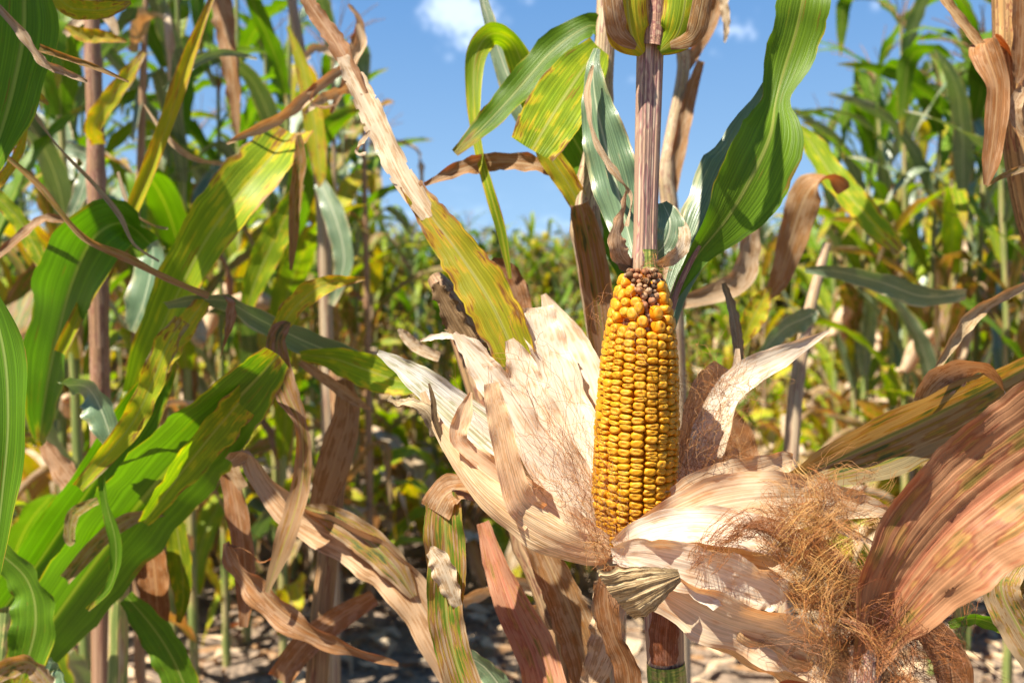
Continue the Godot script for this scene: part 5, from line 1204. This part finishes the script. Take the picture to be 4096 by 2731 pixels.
# ---------------------------------------------------------------- the plant with the ear
func hero() -> void:
	rng.seed = 51
	var p := thing("maize_plant", "maize plant in the centre carrying the opened yellow ear, with purple grooved upper stalk", "maize plant", Vector3(0.10, 0, -0.53))
	stalk(p, "stalk_purple", [[0.0921, 1.3013, -0.5481, 0.0088], [0.0894, 1.2157, -0.5409, 0.0087], [0.0871, 1.1451, -0.5354, 0.0081], [0.0851, 1.0723, -0.5298, 0.0075], [0.0859, 1.064, -0.5293, 0.0086], [0.0879, 1.0193, -0.5291, 0.0084], [0.0921, 0.9214, -0.5243, 0.0095], [0.0969, 0.8571, -0.5211, 0.0123], [0.0991, 0.8137, -0.5189, 0.0118], [0.0997, 0.8067, -0.5186, 0.012], [0.1008, 0.7396, -0.5153, 0.0112], [0.1033, 0.1802, -0.4875, 0.0118]], {"n": 120, "k": 28, "groove": 0.28, "vrep": 3.0, "nodes": [0.27]})
	part("stalk_joint", tube([[0.0988, 0.8181, -0.5186, 0.0122], [0.0993, 0.8111, -0.5183, 0.0126], [0.0999, 0.8014, -0.5178, 0.0123], [0.1008, 0.7843, -0.5175, 0.0116]], {"n": 8, "k": 20, "tint": Color(0.9, 1.25, 0.6)}), M.stalk_green, p)
	part("stalk_joint", tube([[0.0854, 1.0821, -0.5307, 0.008], [0.0854, 1.0751, -0.5304, 0.0082], [0.0857, 1.0668, -0.53, 0.0087], [0.0861, 1.0584, -0.5301, 0.0086]], {"n": 8, "k": 20, "tint": Color(1.5, 1.35, 0.7)}), M.stalk_green, p)
	upper(p, "stalk_purple", Vector3(0.0921, 1.2985, -0.5480), 0.0087, 1.85, [-0.4, -1.3, 0.1], "yellow")
	# collar at the top of the picture: two lobes of a leaf base seen from below
	leaf(p, "yellow", [[0.0833, 1.2065, -0.5304, 0.0072, 0], [0.0751, 1.2158, -0.5239, 0.0299, 0], [0.072, 1.2311, -0.5216, 0.0319, 0], [0.0714, 1.2527, -0.5227, 0.0303, 0], [0.0713, 1.281, -0.5271, 0.0261, 0], [0.0697, 1.3269, -0.5444, 0.0224, 0], [0.0618, 1.384, -0.5773, 0.0178, 0], [0.0425, 1.4331, -0.6197, 0.0114, 0], [0.0149, 1.4519, -0.6607, 0.002, 0]], {"n": 60, "m": 16, "curl": -1.7, "ripple": 0.05, "v0": 0.55, "v1": 0.98, "rag": 0.02, "tint": Color(0.95, 0.9, 0.8), "tint2": Color(1.1, 1.1, 0.9), "seed": 3.0})
	leaf(p, "brown", [[0.0783, 1.2099, -0.5266, 0.0055, 0], [0.0668, 1.2149, -0.5168, 0.0134, 0], [0.0622, 1.2279, -0.5124, 0.0138, 0], [0.0606, 1.2491, -0.5135, 0.0112, 0], [0.0617, 1.2832, -0.5202, 0.007, 0], [0.0643, 1.3162, -0.5338, 0.0011, 0]], {"n": 20, "curl": -1.0, "ripple": 0.05, "tint": Color(1.2, 1.1, 1.0)})
	leaf(p, "green_yellow", [[0.0935, 1.2076, -0.5305, 0.0072, 0], [0.1033, 1.2161, -0.5249, 0.0251, 0], [0.1073, 1.2314, -0.5226, 0.0282, 0], [0.109, 1.2531, -0.5237, 0.0271, 0], [0.1105, 1.281, -0.5271, 0.0239, 0], [0.1187, 1.3269, -0.5444, 0.0213, 0], [0.1402, 1.384, -0.5773, 0.0172, 0], [0.1756, 1.4331, -0.6197, 0.0108, 0], [0.2178, 1.4486, -0.6606, 0.002, 0]], {"n": 60, "m": 16, "curl": -1.6, "ripple": 0.05, "v0": 0.5, "v1": 0.98, "rag": 0.02, "tint": Color(0.95, 0.95, 0.8), "seed": 4.0})
	leaf(p, "brown", [[0.0992, 1.2096, -0.5246, 0.0055, 0], [0.1117, 1.213, -0.5167, 0.0123, 0], [0.1161, 1.2282, -0.5135, 0.0133, 0], [0.1185, 1.2491, -0.5135, 0.0112, 0], [0.1208, 1.2832, -0.5202, 0.007, 0], [0.1236, 1.3162, -0.5338, 0.0011, 0]], {"n": 20, "curl": -1.0, "ripple": 0.05, "tint": Color(1.15, 1.0, 0.85)})
	part("leaf", tube([[0.0889, 1.2114, -0.5377, 0.0095], [0.0897, 1.2203, -0.5381, 0.0103], [0.0903, 1.2371, -0.5389, 0.0103], [0.0913, 1.285, -0.5423, 0.0101]], {"n": 10, "k": 16, "tint": Color(0.9, 0.8, 0.75)}), M.stalk_purple, p)
	# the collar leaf above the ear: grey green blade rising to the left, two collar lobes
	leaf(p, "glaucous", [[0.0824, 1.0759, -0.547, 0.0173, 0], [0.0774, 1.0998, -0.5582, 0.0246, -8], [0.0707, 1.1298, -0.5646, 0.0349, -10], [0.0633, 1.1603, -0.5712, 0.0328, -12], [0.0578, 1.1884, -0.5776, 0.0217, -15], [0.0565, 1.2139, -0.5838, 0.0109, -20], [0.0606, 1.2291, -0.5946, 0.0049, -10]], {"n": 44, "m": 14, "cup": -0.45, "curl": 0.3, "ripple": 0.09, "rf": 6.0, "v0": 0.05, "v1": 0.9, "tint": Color(0.9, 1.0, 0.95), "seed": 16.0})
	leaf(p, "tan", [[0.077, 1.0718, -0.5297, 0.0056, 0], [0.0692, 1.0788, -0.5221, 0.0137, 10], [0.0668, 1.091, -0.5207, 0.0126, 30], [0.071, 1.1054, -0.5284, 0.0083, 50], [0.0746, 1.1206, -0.5392, 0.004, 60]], {"n": 26, "curl": -1.3, "ripple": 0.12, "tint": Color(0.85, 0.7, 0.6)})
	leaf(p, "tan", [[0.0556, 1.2113, -0.5747, 0.0024, 0], [0.0513, 1.1899, -0.5656, 0.0059, 30], [0.0542, 1.1636, -0.5583, 0.0052, 50], [0.0614, 1.1455, -0.5534, 0.0058, 20], [0.0716, 1.1304, -0.5487, 0.0063, 50], [0.0787, 1.117, -0.544, 0.004, 80], [0.0745, 1.0979, -0.537, 0.0034, 30]], {"n": 40, "curl": 1.2, "ripple": 0.2, "rag": 0.3, "tint": Color(1.1, 0.95, 0.9)})
	leaf(p, "weathered", [[0.0801, 1.0696, -0.5316, 0.0028, 0], [0.0732, 1.0716, -0.5267, 0.0083, 20], [0.0687, 1.0759, -0.5239, 0.0072, 20], [0.0659, 1.0803, -0.5241, 0.0017, 0]], {"curl": -1.4, "tint": Color(0.6, 0.5, 0.45)})
	leaf(p, "glaucous", [[0.0911, 1.0781, -0.534, 0.0084, 0], [0.0986, 1.0864, -0.5325, 0.0196, 0], [0.1023, 1.1006, -0.5352, 0.0186, 0], [0.0987, 1.1141, -0.5438, 0.0063, 0]], {"n": 26, "m": 12, "curl": 0.7, "ripple": 0.05, "v0": 0.2, "v1": 0.6, "tint": Color(1.35, 1.3, 1.2)})
	leaf(p, "tan", [[0.0914, 1.0717, -0.5277, 0.0028, 40], [0.0988, 1.0753, -0.5229, 0.0094, 30], [0.1076, 1.0831, -0.5243, 0.0094, 10], [0.1105, 1.0946, -0.5309, 0.0073, -20], [0.108, 1.1051, -0.5384, 0.0028, -30]], {"n": 26, "curl": 0.5, "ripple": 0.08, "tint": Color(1.35, 1.25, 1.2)})
	# big leaf to the upper right, folded along its midrib and twisted
	leaf(p, "glaucous", [[0.1033, 1.0293, -0.5597, 0.0148, 0], [0.1122, 1.056, -0.566, 0.0179, -20], [0.1258, 1.0834, -0.5774, 0.0273, -25], [0.1391, 1.1112, -0.5838, 0.0398, -35], [0.1533, 1.1396, -0.5902, 0.0464, -40], [0.1671, 1.1683, -0.5966, 0.0343, -45], [0.1789, 1.1929, -0.6028, 0.0157, -40], [0.1883, 1.2115, -0.6087, 0.0063, -20]], {"n": 44, "m": 10, "curl": 0.5, "ripple": 0.06, "v0": 0.1, "v1": 0.8, "tint": Color(1.0, 1.05, 1.1), "seed": 41.0})
	leaf(p, "green", [[0.1078, 1.05, -0.5537, 0.0047, 0], [0.1246, 1.0794, -0.5581, 0.0176, 15], [0.1454, 1.1057, -0.5584, 0.0411, 15], [0.1625, 1.135, -0.5599, 0.0545, 10], [0.1773, 1.1633, -0.5713, 0.0478, 5], [0.1857, 1.1893, -0.5876, 0.0215, -20], [0.1935, 1.2136, -0.5938, 0.0328, -10], [0.2021, 1.2414, -0.5952, 0.0402, 0], [0.2077, 1.2692, -0.5966, 0.0383, 0], [0.2211, 1.3172, -0.624, 0.029, 0]], {"n": 60, "m": 14, "curl": 0.8, "ripple": 0.05, "v0": 0.1, "v1": 0.8, "tint": Color(0.9, 0.95, 0.85), "tint2": Color(0.95, 0.9, 0.8), "rag": 0.1, "seed": 42.0})
	part("midrib", tube([[0.1027, 1.0296, -0.5517, 0.0029], [0.1128, 1.0618, -0.5573, 0.0032], [0.1353, 1.106, -0.5615, 0.0029], [0.1483, 1.1353, -0.5619, 0.0018], [0.1574, 1.1525, -0.5688, 0.0006]], {"n": 40, "k": 8, "tint": Color(0.9, 0.75, 0.75)}), M.stalk_purple, p)

	# ---- the ear and all that hangs on it
	var base := Vector3.ZERO
	var tip := Vector3.ZERO
	for v in [[0.0729, 0.8991, -0.4931]]: base = Vector3(v[0], v[1], v[2])
	for v in [[0.0769, 1.0674, -0.4865]]: tip = Vector3(v[0], v[1], v[2])
	var ear := build_ear(p, base, tip, 0.0256)
	husks(ear)
	silks(ear)

func husk(ear: Node3D, m: String, rows: Array, o := {}) -> MeshInstance3D:
	o.merge({"n": 34, "m": 18, "curl": 0.7, "ripple": 0.07, "rag": 0.1, "crumple": 0.02, "folds": 0.035})
	return part("husk", ribbon(rows, o), M[m], ear)

func husks(ear: Node3D) -> void:
	rng.seed = 61
	# left fan, back to front
	husk(ear, "husk", [[0.0678, 0.9006, -0.5082, 0.0163, 0], [0.0605, 0.9389, -0.5352, 0.0314, 0], [0.0533, 0.9732, -0.5569, 0.0391, 0], [0.0431, 1.0076, -0.5736, 0.0371, 0], [0.0321, 1.0331, -0.5849, 0.0229, 0], [0.0224, 1.0544, -0.5909, 0.0044, 0]], {"curl": 1.4, "crumple": 0.05, "seed": 1.0, "tint": Color(0.95, 0.92, 0.9)})
	husk(ear, "husk", [[0.0638, 0.9008, -0.4982, 0.016, 10], [0.0483, 0.942, -0.5203, 0.0311, 22], [0.0354, 0.9816, -0.5373, 0.0348, 25], [0.025, 1.0123, -0.5488, 0.032, 20], [0.0188, 1.0325, -0.5548, 0.0287, 15], [0.0165, 1.0453, -0.5585, 0.0254, 10]], {"curl": 1.2, "seed": 2.0})
	husk(ear, "husk", [[0.0618, 0.9023, -0.4933, 0.0159, -10], [0.0403, 0.9393, -0.5071, 0.0281, -24], [0.0223, 0.9705, -0.5167, 0.0308, -20], [0.01, 0.9946, -0.5229, 0.0272, -10], [0.0045, 1.0111, -0.5257, 0.0195, 0], [-0.0017, 1.025, -0.5274, 0.0067, 0]], {"curl": 1.2, "seed": 3.0})
	husk(ear, "husk", [[0.0599, 0.9024, -0.4883, 0.0157, 10], [0.0314, 0.9377, -0.49, 0.0272, 20], [0.0084, 0.9691, -0.4916, 0.0288, 14], [-0.0095, 0.9975, -0.496, 0.0247, 0], [-0.0227, 1.0157, -0.4989, 0.0164, 0], [-0.0355, 1.0302, -0.5016, 0.0042, 0]], {"curl": 1.1, "seed": 4.0, "rag": 0.25, "tint": Color(1.02, 1.02, 1.02)})
	husk(ear, "husk_grey", [[0.0586, 0.9006, -0.4882, 0.0131, 0], [0.0301, 0.926, -0.4945, 0.0264, 10], [-0.0016, 0.9541, -0.5009, 0.0315, 10], [-0.0285, 0.9776, -0.505, 0.0279, 10], [-0.0542, 0.9989, -0.5081, 0.0205, 5], [-0.0693, 1.0095, -0.5106, 0.0124, 0], [-0.0836, 1.018, -0.513, 0.0038, 0]], {"curl": 1.1, "seed": 5.0, "rag": 0.15})
	husk(ear, "husk", [[0.0587, 0.9021, -0.4783, 0.0154, 0], [0.0316, 0.9165, -0.476, 0.0265, 22], [0.0036, 0.933, -0.4768, 0.0306, 26], [-0.0195, 0.95, -0.4816, 0.0247, 22], [-0.0352, 0.9647, -0.4864, 0.0155, 15], [-0.0486, 0.9795, -0.4921, 0.0042, 0]], {"curl": 1.2, "seed": 6.0, "tint": Color(1.02, 0.95, 0.86)})
	husk(ear, "husk_outer", [[0.0562, 0.9026, -0.4683, 0.0125, 0], [0.0331, 0.9105, -0.4617, 0.0237, -10], [0.0084, 0.9234, -0.4603, 0.0256, -10], [-0.0164, 0.9421, -0.4652, 0.0184, -5], [-0.0342, 0.9634, -0.4723, 0.0111, 0], [-0.0474, 0.9839, -0.4793, 0.0071, 0], [-0.0529, 0.9962, -0.4839, 0.0041, 0]], {"curl": -0.9, "seed": 7.0, "tint": Color(1.05, 0.98, 0.9)})
	husk(ear, "weathered", [[-0.0443, 0.9712, -0.4787, 0.0076, 0], [-0.0485, 0.9828, -0.4783, 0.0102, 20], [-0.0573, 0.9892, -0.4776, 0.0137, 70], [-0.0662, 0.9892, -0.4776, 0.0132, 75], [-0.0725, 0.993, -0.4778, 0.0076, 70]], {"curl": 1.0, "pleat": 0.06, "pf": 7.0, "seed": 8.0, "rag": 0.3})
	husk(ear, "weathered", [[-0.0369, 0.9616, -0.4752, 0.0025, 0], [-0.0444, 0.9794, -0.4751, 0.004, 20], [-0.0456, 0.9921, -0.4747, 0.0035, 0], [-0.0481, 1.0022, -0.4752, 0.0013, 0]], {"curl": 1.2, "seed": 9.0, "tint": Color(0.7, 0.6, 0.5)})
	husk(ear, "husk_outer", [[0.0134, 0.9278, -0.4625, 0.0198, 0], [0.0046, 0.9376, -0.458, 0.0181, 5], [-0.0015, 0.9578, -0.456, 0.0151, -5], [-0.0063, 0.9798, -0.4561, 0.0141, 0], [-0.0099, 0.9943, -0.4568, 0.0112, 0], [-0.0117, 1.0039, -0.4583, 0.0083, 0]], {"curl": 0.6, "seed": 10.0, "rag": 0.05, "tint": Color(0.98, 0.9, 0.82)})
	husk(ear, "husk", [[0.006, 0.9395, -0.4711, 0.0101, 0], [-0.014, 0.955, -0.4699, 0.011, 10], [-0.0265, 0.9652, -0.4694, 0.01, 20], [-0.0309, 0.9728, -0.4688, 0.0115, 0], [-0.0274, 0.9853, -0.4694, 0.011, 0], [-0.0235, 0.9976, -0.471, 0.0015, 0]], {"curl": 1.4, "seed": 11.0, "tint": Color(0.9, 0.74, 0.6)})
	husk(ear, "husk", [[-0.0129, 1.0109, -0.5287, 0.0028, 0], [-0.024, 1.0222, -0.5273, 0.0084, 30], [-0.0378, 1.0264, -0.5255, 0.0072, 50], [-0.0488, 1.0265, -0.5245, 0.0061, 40], [-0.0585, 1.0245, -0.5244, 0.0017, 0]], {"curl": 1.4, "seed": 12.0, "rag": 0.4})
	# right side, behind the ear
	husk(ear, "husk", [[0.099, 0.9006, -0.5082, 0.0163, 0], [0.1137, 0.932, -0.5148, 0.022, 0], [0.1237, 0.9641, -0.5214, 0.0211, -10], [0.1378, 0.9899, -0.5277, 0.0202, -20], [0.156, 1.005, -0.5314, 0.0197, -15], [0.1795, 1.0161, -0.535, 0.0142, 0], [0.208, 1.0301, -0.5397, 0.0017, 0]], {"n": 40, "curl": 0.9, "seed": 13.0})
	husk(ear, "husk", [[0.121, 0.919, -0.5342, 0.0171, 0], [0.1336, 0.9522, -0.5408, 0.0161, 0], [0.1436, 0.9806, -0.5452, 0.0116, 0], [0.1494, 1.0007, -0.5482, 0.0087, 0], [0.1505, 1.0181, -0.5491, 0.0029, 0]], {"curl": 1.0, "seed": 14.0, "tint": Color(1.0, 0.95, 0.9)})
	husk(ear, "husk_outer", [[0.1255, 0.9052, -0.5535, 0.0237, 0], [0.1266, 0.9516, -0.5608, 0.0287, 0], [0.1352, 0.9869, -0.5676, 0.0271, 0], [0.1458, 1.0049, -0.5685, 0.0151, 0]], {"curl": 0.8, "seed": 15.0, "tint": Color(0.85, 0.78, 0.7)})
	husk(ear, "husk_outer", [[0.1075, 0.9074, -0.5236, 0.0168, 0], [0.1312, 0.9343, -0.5299, 0.017, 20], [0.143, 0.9452, -0.5325, 0.0125, 0], [0.1461, 0.9535, -0.5339, 0.004, 0]], {"curl": 1.6, "seed": 16.0, "rag": 0.3})
	# right fan, from the back to the front
	husk(ear, "husk", [[0.0641, 0.91, -0.4716, 0.0101, 0], [0.0869, 0.9264, -0.4725, 0.0192, -10], [0.1101, 0.9398, -0.4751, 0.0243, -16], [0.1314, 0.9466, -0.4795, 0.0235, -10], [0.1503, 0.9511, -0.4827, 0.018, 0], [0.1612, 0.9546, -0.4849, 0.0145, 0], [0.1672, 0.9556, -0.4859, 0.0078, 0]], {"curl": 1.0, "seed": 17.0, "tint": Color(0.92, 0.8, 0.66)})
	husk(ear, "husk", [[0.0621, 0.9093, -0.4656, 0.0125, 0], [0.0908, 0.9218, -0.4662, 0.0299, -12], [0.1212, 0.9312, -0.4687, 0.0401, -14], [0.1525, 0.934, -0.4728, 0.0379, -10], [0.1844, 0.933, -0.4768, 0.0244, -5], [0.2111, 0.9285, -0.4796, 0.0133, 0], [0.2264, 0.9236, -0.4813, 0.0021, 0]], {"n": 40, "curl": 0.8, "seed": 18.0, "tint": Color(0.97, 0.88, 0.76)})
	husk(ear, "husk", [[0.0626, 0.9056, -0.4694, 0.0126, 0], [0.0966, 0.9094, -0.4696, 0.0327, -14], [0.1293, 0.9069, -0.4695, 0.0453, -16], [0.1601, 0.8987, -0.4711, 0.0455, -14], [0.1887, 0.8854, -0.4724, 0.033, -8], [0.2073, 0.872, -0.4738, 0.0153, 0]], {"n": 38, "curl": 0.8, "seed": 27.0, "tint": Color(0.97, 0.9, 0.8)})
	husk(ear, "husk", [[0.0579, 0.911, -0.4577, 0.0098, 0], [0.0739, 0.9202, -0.4541, 0.0185, -20], [0.0978, 0.9256, -0.4524, 0.0223, -26], [0.1244, 0.9231, -0.4523, 0.0232, -24], [0.1517, 0.9153, -0.4539, 0.0194, -20], [0.1771, 0.901, -0.4562, 0.0122, 0]], {"n": 34, "curl": 0.9, "seed": 19.0, "tint": Color(1.02, 1.02, 1.02)})
	husk(ear, "husk", [[0.0559, 0.908, -0.4535, 0.0097, 0], [0.0726, 0.9105, -0.4456, 0.0263, 10], [0.0952, 0.9065, -0.4394, 0.0353, 12], [0.1185, 0.8997, -0.4381, 0.0353, 14], [0.14, 0.8923, -0.4387, 0.0259, 10], [0.1474, 0.8861, -0.4394, 0.0142, 0]], {"n": 34, "curl": 0.9, "seed": 20.0, "rag": 0.22, "crumple": 0.05})
	husk(ear, "husk", [[0.1662, 0.9287, -0.4545, 0.0049, 0], [0.1808, 0.9238, -0.4543, 0.0063, 0], [0.1954, 0.9177, -0.454, 0.0044, 0], [0.2056, 0.9126, -0.4538, 0.001, 0]], {"curl": 1.6, "seed": 21.0})
	husk(ear, "husk", [[0.0596, 0.9037, -0.4553, 0.0122, 0], [0.0875, 0.8892, -0.4476, 0.0313, 20], [0.1151, 0.8767, -0.442, 0.0404, 26], [0.1453, 0.868, -0.4395, 0.0402, 24], [0.1714, 0.8562, -0.4389, 0.0355, 20], [0.1959, 0.8434, -0.4403, 0.0262, 10], [0.2102, 0.8339, -0.4398, 0.0119, 0]], {"n": 40, "curl": 1.0, "seed": 22.0, "tint": Color(0.95, 0.86, 0.76)})
	husk(ear, "husk_outer", [[0.0618, 0.8987, -0.4631, 0.0124, 0], [0.0896, 0.8791, -0.4581, 0.0222, 40], [0.1176, 0.8595, -0.4511, 0.0292, 44], [0.1479, 0.8455, -0.4464, 0.0313, 40], [0.1789, 0.8315, -0.4447, 0.0264, 20]], {"n": 34, "curl": -0.9, "seed": 23.0, "tint": Color(1.0, 0.85, 0.66)})
	# the pleated grey flap bent down in front
	husk(ear, "weathered", [[0.0557, 0.8884, -0.4395, 0.039, 15], [0.0638, 0.8929, -0.4338, 0.0345, 5], [0.0727, 0.8975, -0.431, 0.0259, 0], [0.0819, 0.9009, -0.4311, 0.0162, 0], [0.0899, 0.9029, -0.4342, 0.0079, 0]], {"n": 24, "m": 40, "curl": -0.6, "pleat": 0.014, "pf": 13.7, "ripple": 0.03, "crumple": 0.03, "folds": 0.05, "rag": 0.1, "seed": 24.0, "tint": Color(1.0, 0.95, 0.85)})
	husk(ear, "brown", [[0.0575, 0.8971, -0.468, 0.01, 0], [0.0544, 0.8789, -0.4621, 0.0174, 20], [0.0579, 0.8599, -0.4591, 0.0148, 30], [0.0653, 0.8426, -0.4583, 0.0173, 20], [0.0678, 0.8204, -0.4572, 0.0148, 0]], {"curl": 1.3, "seed": 25.0, "tint": Color(0.6, 0.48, 0.4)})
	husk(ear, "brown", [[0.1014, 0.8891, -0.4926, 0.0159, 0], [0.0971, 0.8662, -0.4965, 0.0213, 0], [0.095, 0.8436, -0.4984, 0.0242, 0], [0.0954, 0.824, -0.4994, 0.0226, 0]], {"curl": -2.4, "seed": 26.0, "tint": Color(0.7, 0.45, 0.45)})

func silks(ear: Node3D) -> void:
	rng.seed = 71
	var st := SurfaceTool.new()
	st.begin(Mesh.PRIMITIVE_TRIANGLES)
	var rust := Color(0.27, 0.085, 0.02)
	var gold := Color(0.48, 0.25, 0.08)
	# over the left husks
	silk_threads(st, [[0.0561, 0.9246, -0.4794, 0.0102], [0.0373, 0.9544, -0.4859, 0.0181], [0.0194, 0.9821, -0.4922, 0.0235], [0.0037, 1.0052, -0.4984, 0.0238], [-0.0069, 1.0207, -0.5042, 0.016]], 38, {"r": 0.0001, "c1": rust, "c2": Color(0.5, 0.22, 0.08), "wig": 0.009})
	silk_threads(st, [[0.0559, 0.913, -0.4658, 0.005], [0.0384, 0.933, -0.4668, 0.0125], [0.021, 0.95, -0.4696, 0.015], [0.006, 0.9621, -0.4722, 0.0151]], 34, {"r": 0.0001, "c1": rust, "c2": gold, "wig": 0.007})
	silk_threads(st, [[0.0581, 0.9186, -0.4641, 0.005], [0.0515, 0.9416, -0.4732, 0.0126], [0.042, 0.9681, -0.4815, 0.0154]], 34, {"r": 0.0001, "c1": rust, "c2": gold, "wig": 0.008})
	silk_threads(st, [[0.0535, 0.9069, -0.4455, 0.0033], [0.0504, 0.9177, -0.45, 0.0053], [0.0447, 0.9262, -0.4544, 0.0073]], 26, {"r": 0.00011, "c1": gold, "c2": rust})
	# right of the ear
	silk_threads(st, [[0.102, 1.0164, -0.4889, 0.0036], [0.1161, 1.0004, -0.4931, 0.0105], [0.1331, 0.9973, -0.498, 0.0106], [0.1505, 0.9994, -0.5031, 0.008]], 24, {"r": 0.00011, "c1": rust, "c2": gold, "wig": 0.008})
	silk_threads(st, [[0.102, 0.9466, -0.4855, 0.0078], [0.1109, 0.9691, -0.4916, 0.0131], [0.1226, 0.9867, -0.4975, 0.0132], [0.1371, 1.0074, -0.5035, 0.0107]], 60, {"r": 0.0001, "c1": rust, "c2": gold, "wig": 0.009})
	silk_threads(st, [[0.112, 0.9471, -0.4955, 0.0106], [0.1291, 0.9514, -0.5007, 0.0133], [0.1466, 0.9558, -0.506, 0.0108]], 60, {"r": 0.0001, "c1": rust, "c2": gold, "wig": 0.009})
	# loose hairs on the tip
	silk_threads(st, [[0.0547, 1.0232, -0.4612, 0.002], [0.0489, 1.0427, -0.4652, 0.0029], [0.0527, 1.0525, -0.4667, 0.0034], [0.0616, 1.0599, -0.4691, 0.0035]], 5, {"r": 0.00011, "c1": rust, "c2": gold, "lmin": 0.5})
	silk_threads(st, [[0.0617, 1.0476, -0.4604, 0.0034], [0.0687, 1.0331, -0.4577, 0.0039], [0.0784, 1.0114, -0.4566, 0.0048]], 6, {"r": 0.00011, "c1": rust, "c2": gold, "lmin": 0.4})
	silk_threads(st, [[0.0755, 1.0624, -0.4712, 0.005], [0.0829, 1.0674, -0.4714, 0.005], [0.0854, 1.0723, -0.4717, 0.0035]], 9, {"r": 0.00013, "c1": gold, "c2": rust, "lmin": 0.3})
	part("silk", st.commit(), M.silk, ear).set_meta("kind", "stuff")
	# the thick tassel of silk drawn over the right husks
	var s2 := SurfaceTool.new()
	s2.begin(Mesh.PRIMITIVE_TRIANGLES)
	silk_threads(s2, [[0.0979, 0.9117, -0.4307, 0.0032], [0.112, 0.9229, -0.4322, 0.0042], [0.1265, 0.9288, -0.4345, 0.0046], [0.1427, 0.9258, -0.4344, 0.006], [0.1583, 0.9113, -0.4317, 0.0093], [0.1737, 0.8936, -0.4288, 0.0115]], 150, {"lock": 5, "r": 0.0001, "c1": rust, "c2": Color(0.36, 0.14, 0.04), "wig": 0.006, "lmin": 0.35})
	silk_threads(s2, [[0.1467, 0.9397, -0.4401, 0.0061], [0.1574, 0.9264, -0.4364, 0.0079], [0.1629, 0.909, -0.4315, 0.0083], [0.1698, 0.8916, -0.4277, 0.0083], [0.1794, 0.8764, -0.4249, 0.0078]], 230, {"lock": 8, "r": 0.0001, "c1": Color(0.36, 0.12, 0.025), "c2": Color(0.68, 0.42, 0.14), "wig": 0.016, "lmin": 0.25})
	silk_threads(s2, [[0.166, 0.8989, -0.427, 0.0115], [0.1815, 0.8912, -0.4227, 0.0136], [0.1942, 0.8784, -0.42, 0.0127], [0.2044, 0.8671, -0.4195, 0.0136], [0.219, 0.8526, -0.4207, 0.0136]], 230, {"lock": 8, "r": 0.0001, "c1": Color(0.16, 0.04, 0.015), "c2": Color(0.46, 0.18, 0.05), "wig": 0.017, "lmin": 0.2})
	silk_threads(s2, [[0.1436, 0.9408, -0.4451, 0.0048], [0.1602, 0.9408, -0.4451, 0.0095], [0.1801, 0.9451, -0.4474, 0.0119], [0.2005, 0.9444, -0.4503, 0.0096]], 90, {"lock": 6, "r": 0.0001, "c1": rust, "c2": gold, "wig": 0.012, "lmin": 0.3})
	silk_threads(s2, [[0.1514, 0.9303, -0.4396, 0.0094], [0.1741, 0.9238, -0.4373, 0.014], [0.1892, 0.9014, -0.4332, 0.0139], [0.1953, 0.879, -0.4301, 0.0116]], 70, {"lock": 9, "r": 0.0001, "c1": Color(0.36, 0.16, 0.05), "c2": Color(0.6, 0.38, 0.17), "wig": 0.014, "lmin": 0.25})
	silk_threads(s2, [[0.1664, 0.8687, -0.4265, 0.0138], [0.1881, 0.8563, -0.4229, 0.016], [0.2223, 0.8471, -0.4225, 0.016]], 110, {"lock": 7, "r": 0.0001, "c1": Color(0.16, 0.055, 0.02), "c2": Color(0.36, 0.16, 0.06), "wig": 0.014, "lmin": 0.2})
	part("silk", s2.commit(), M.silk, ear).set_meta("kind", "stuff")
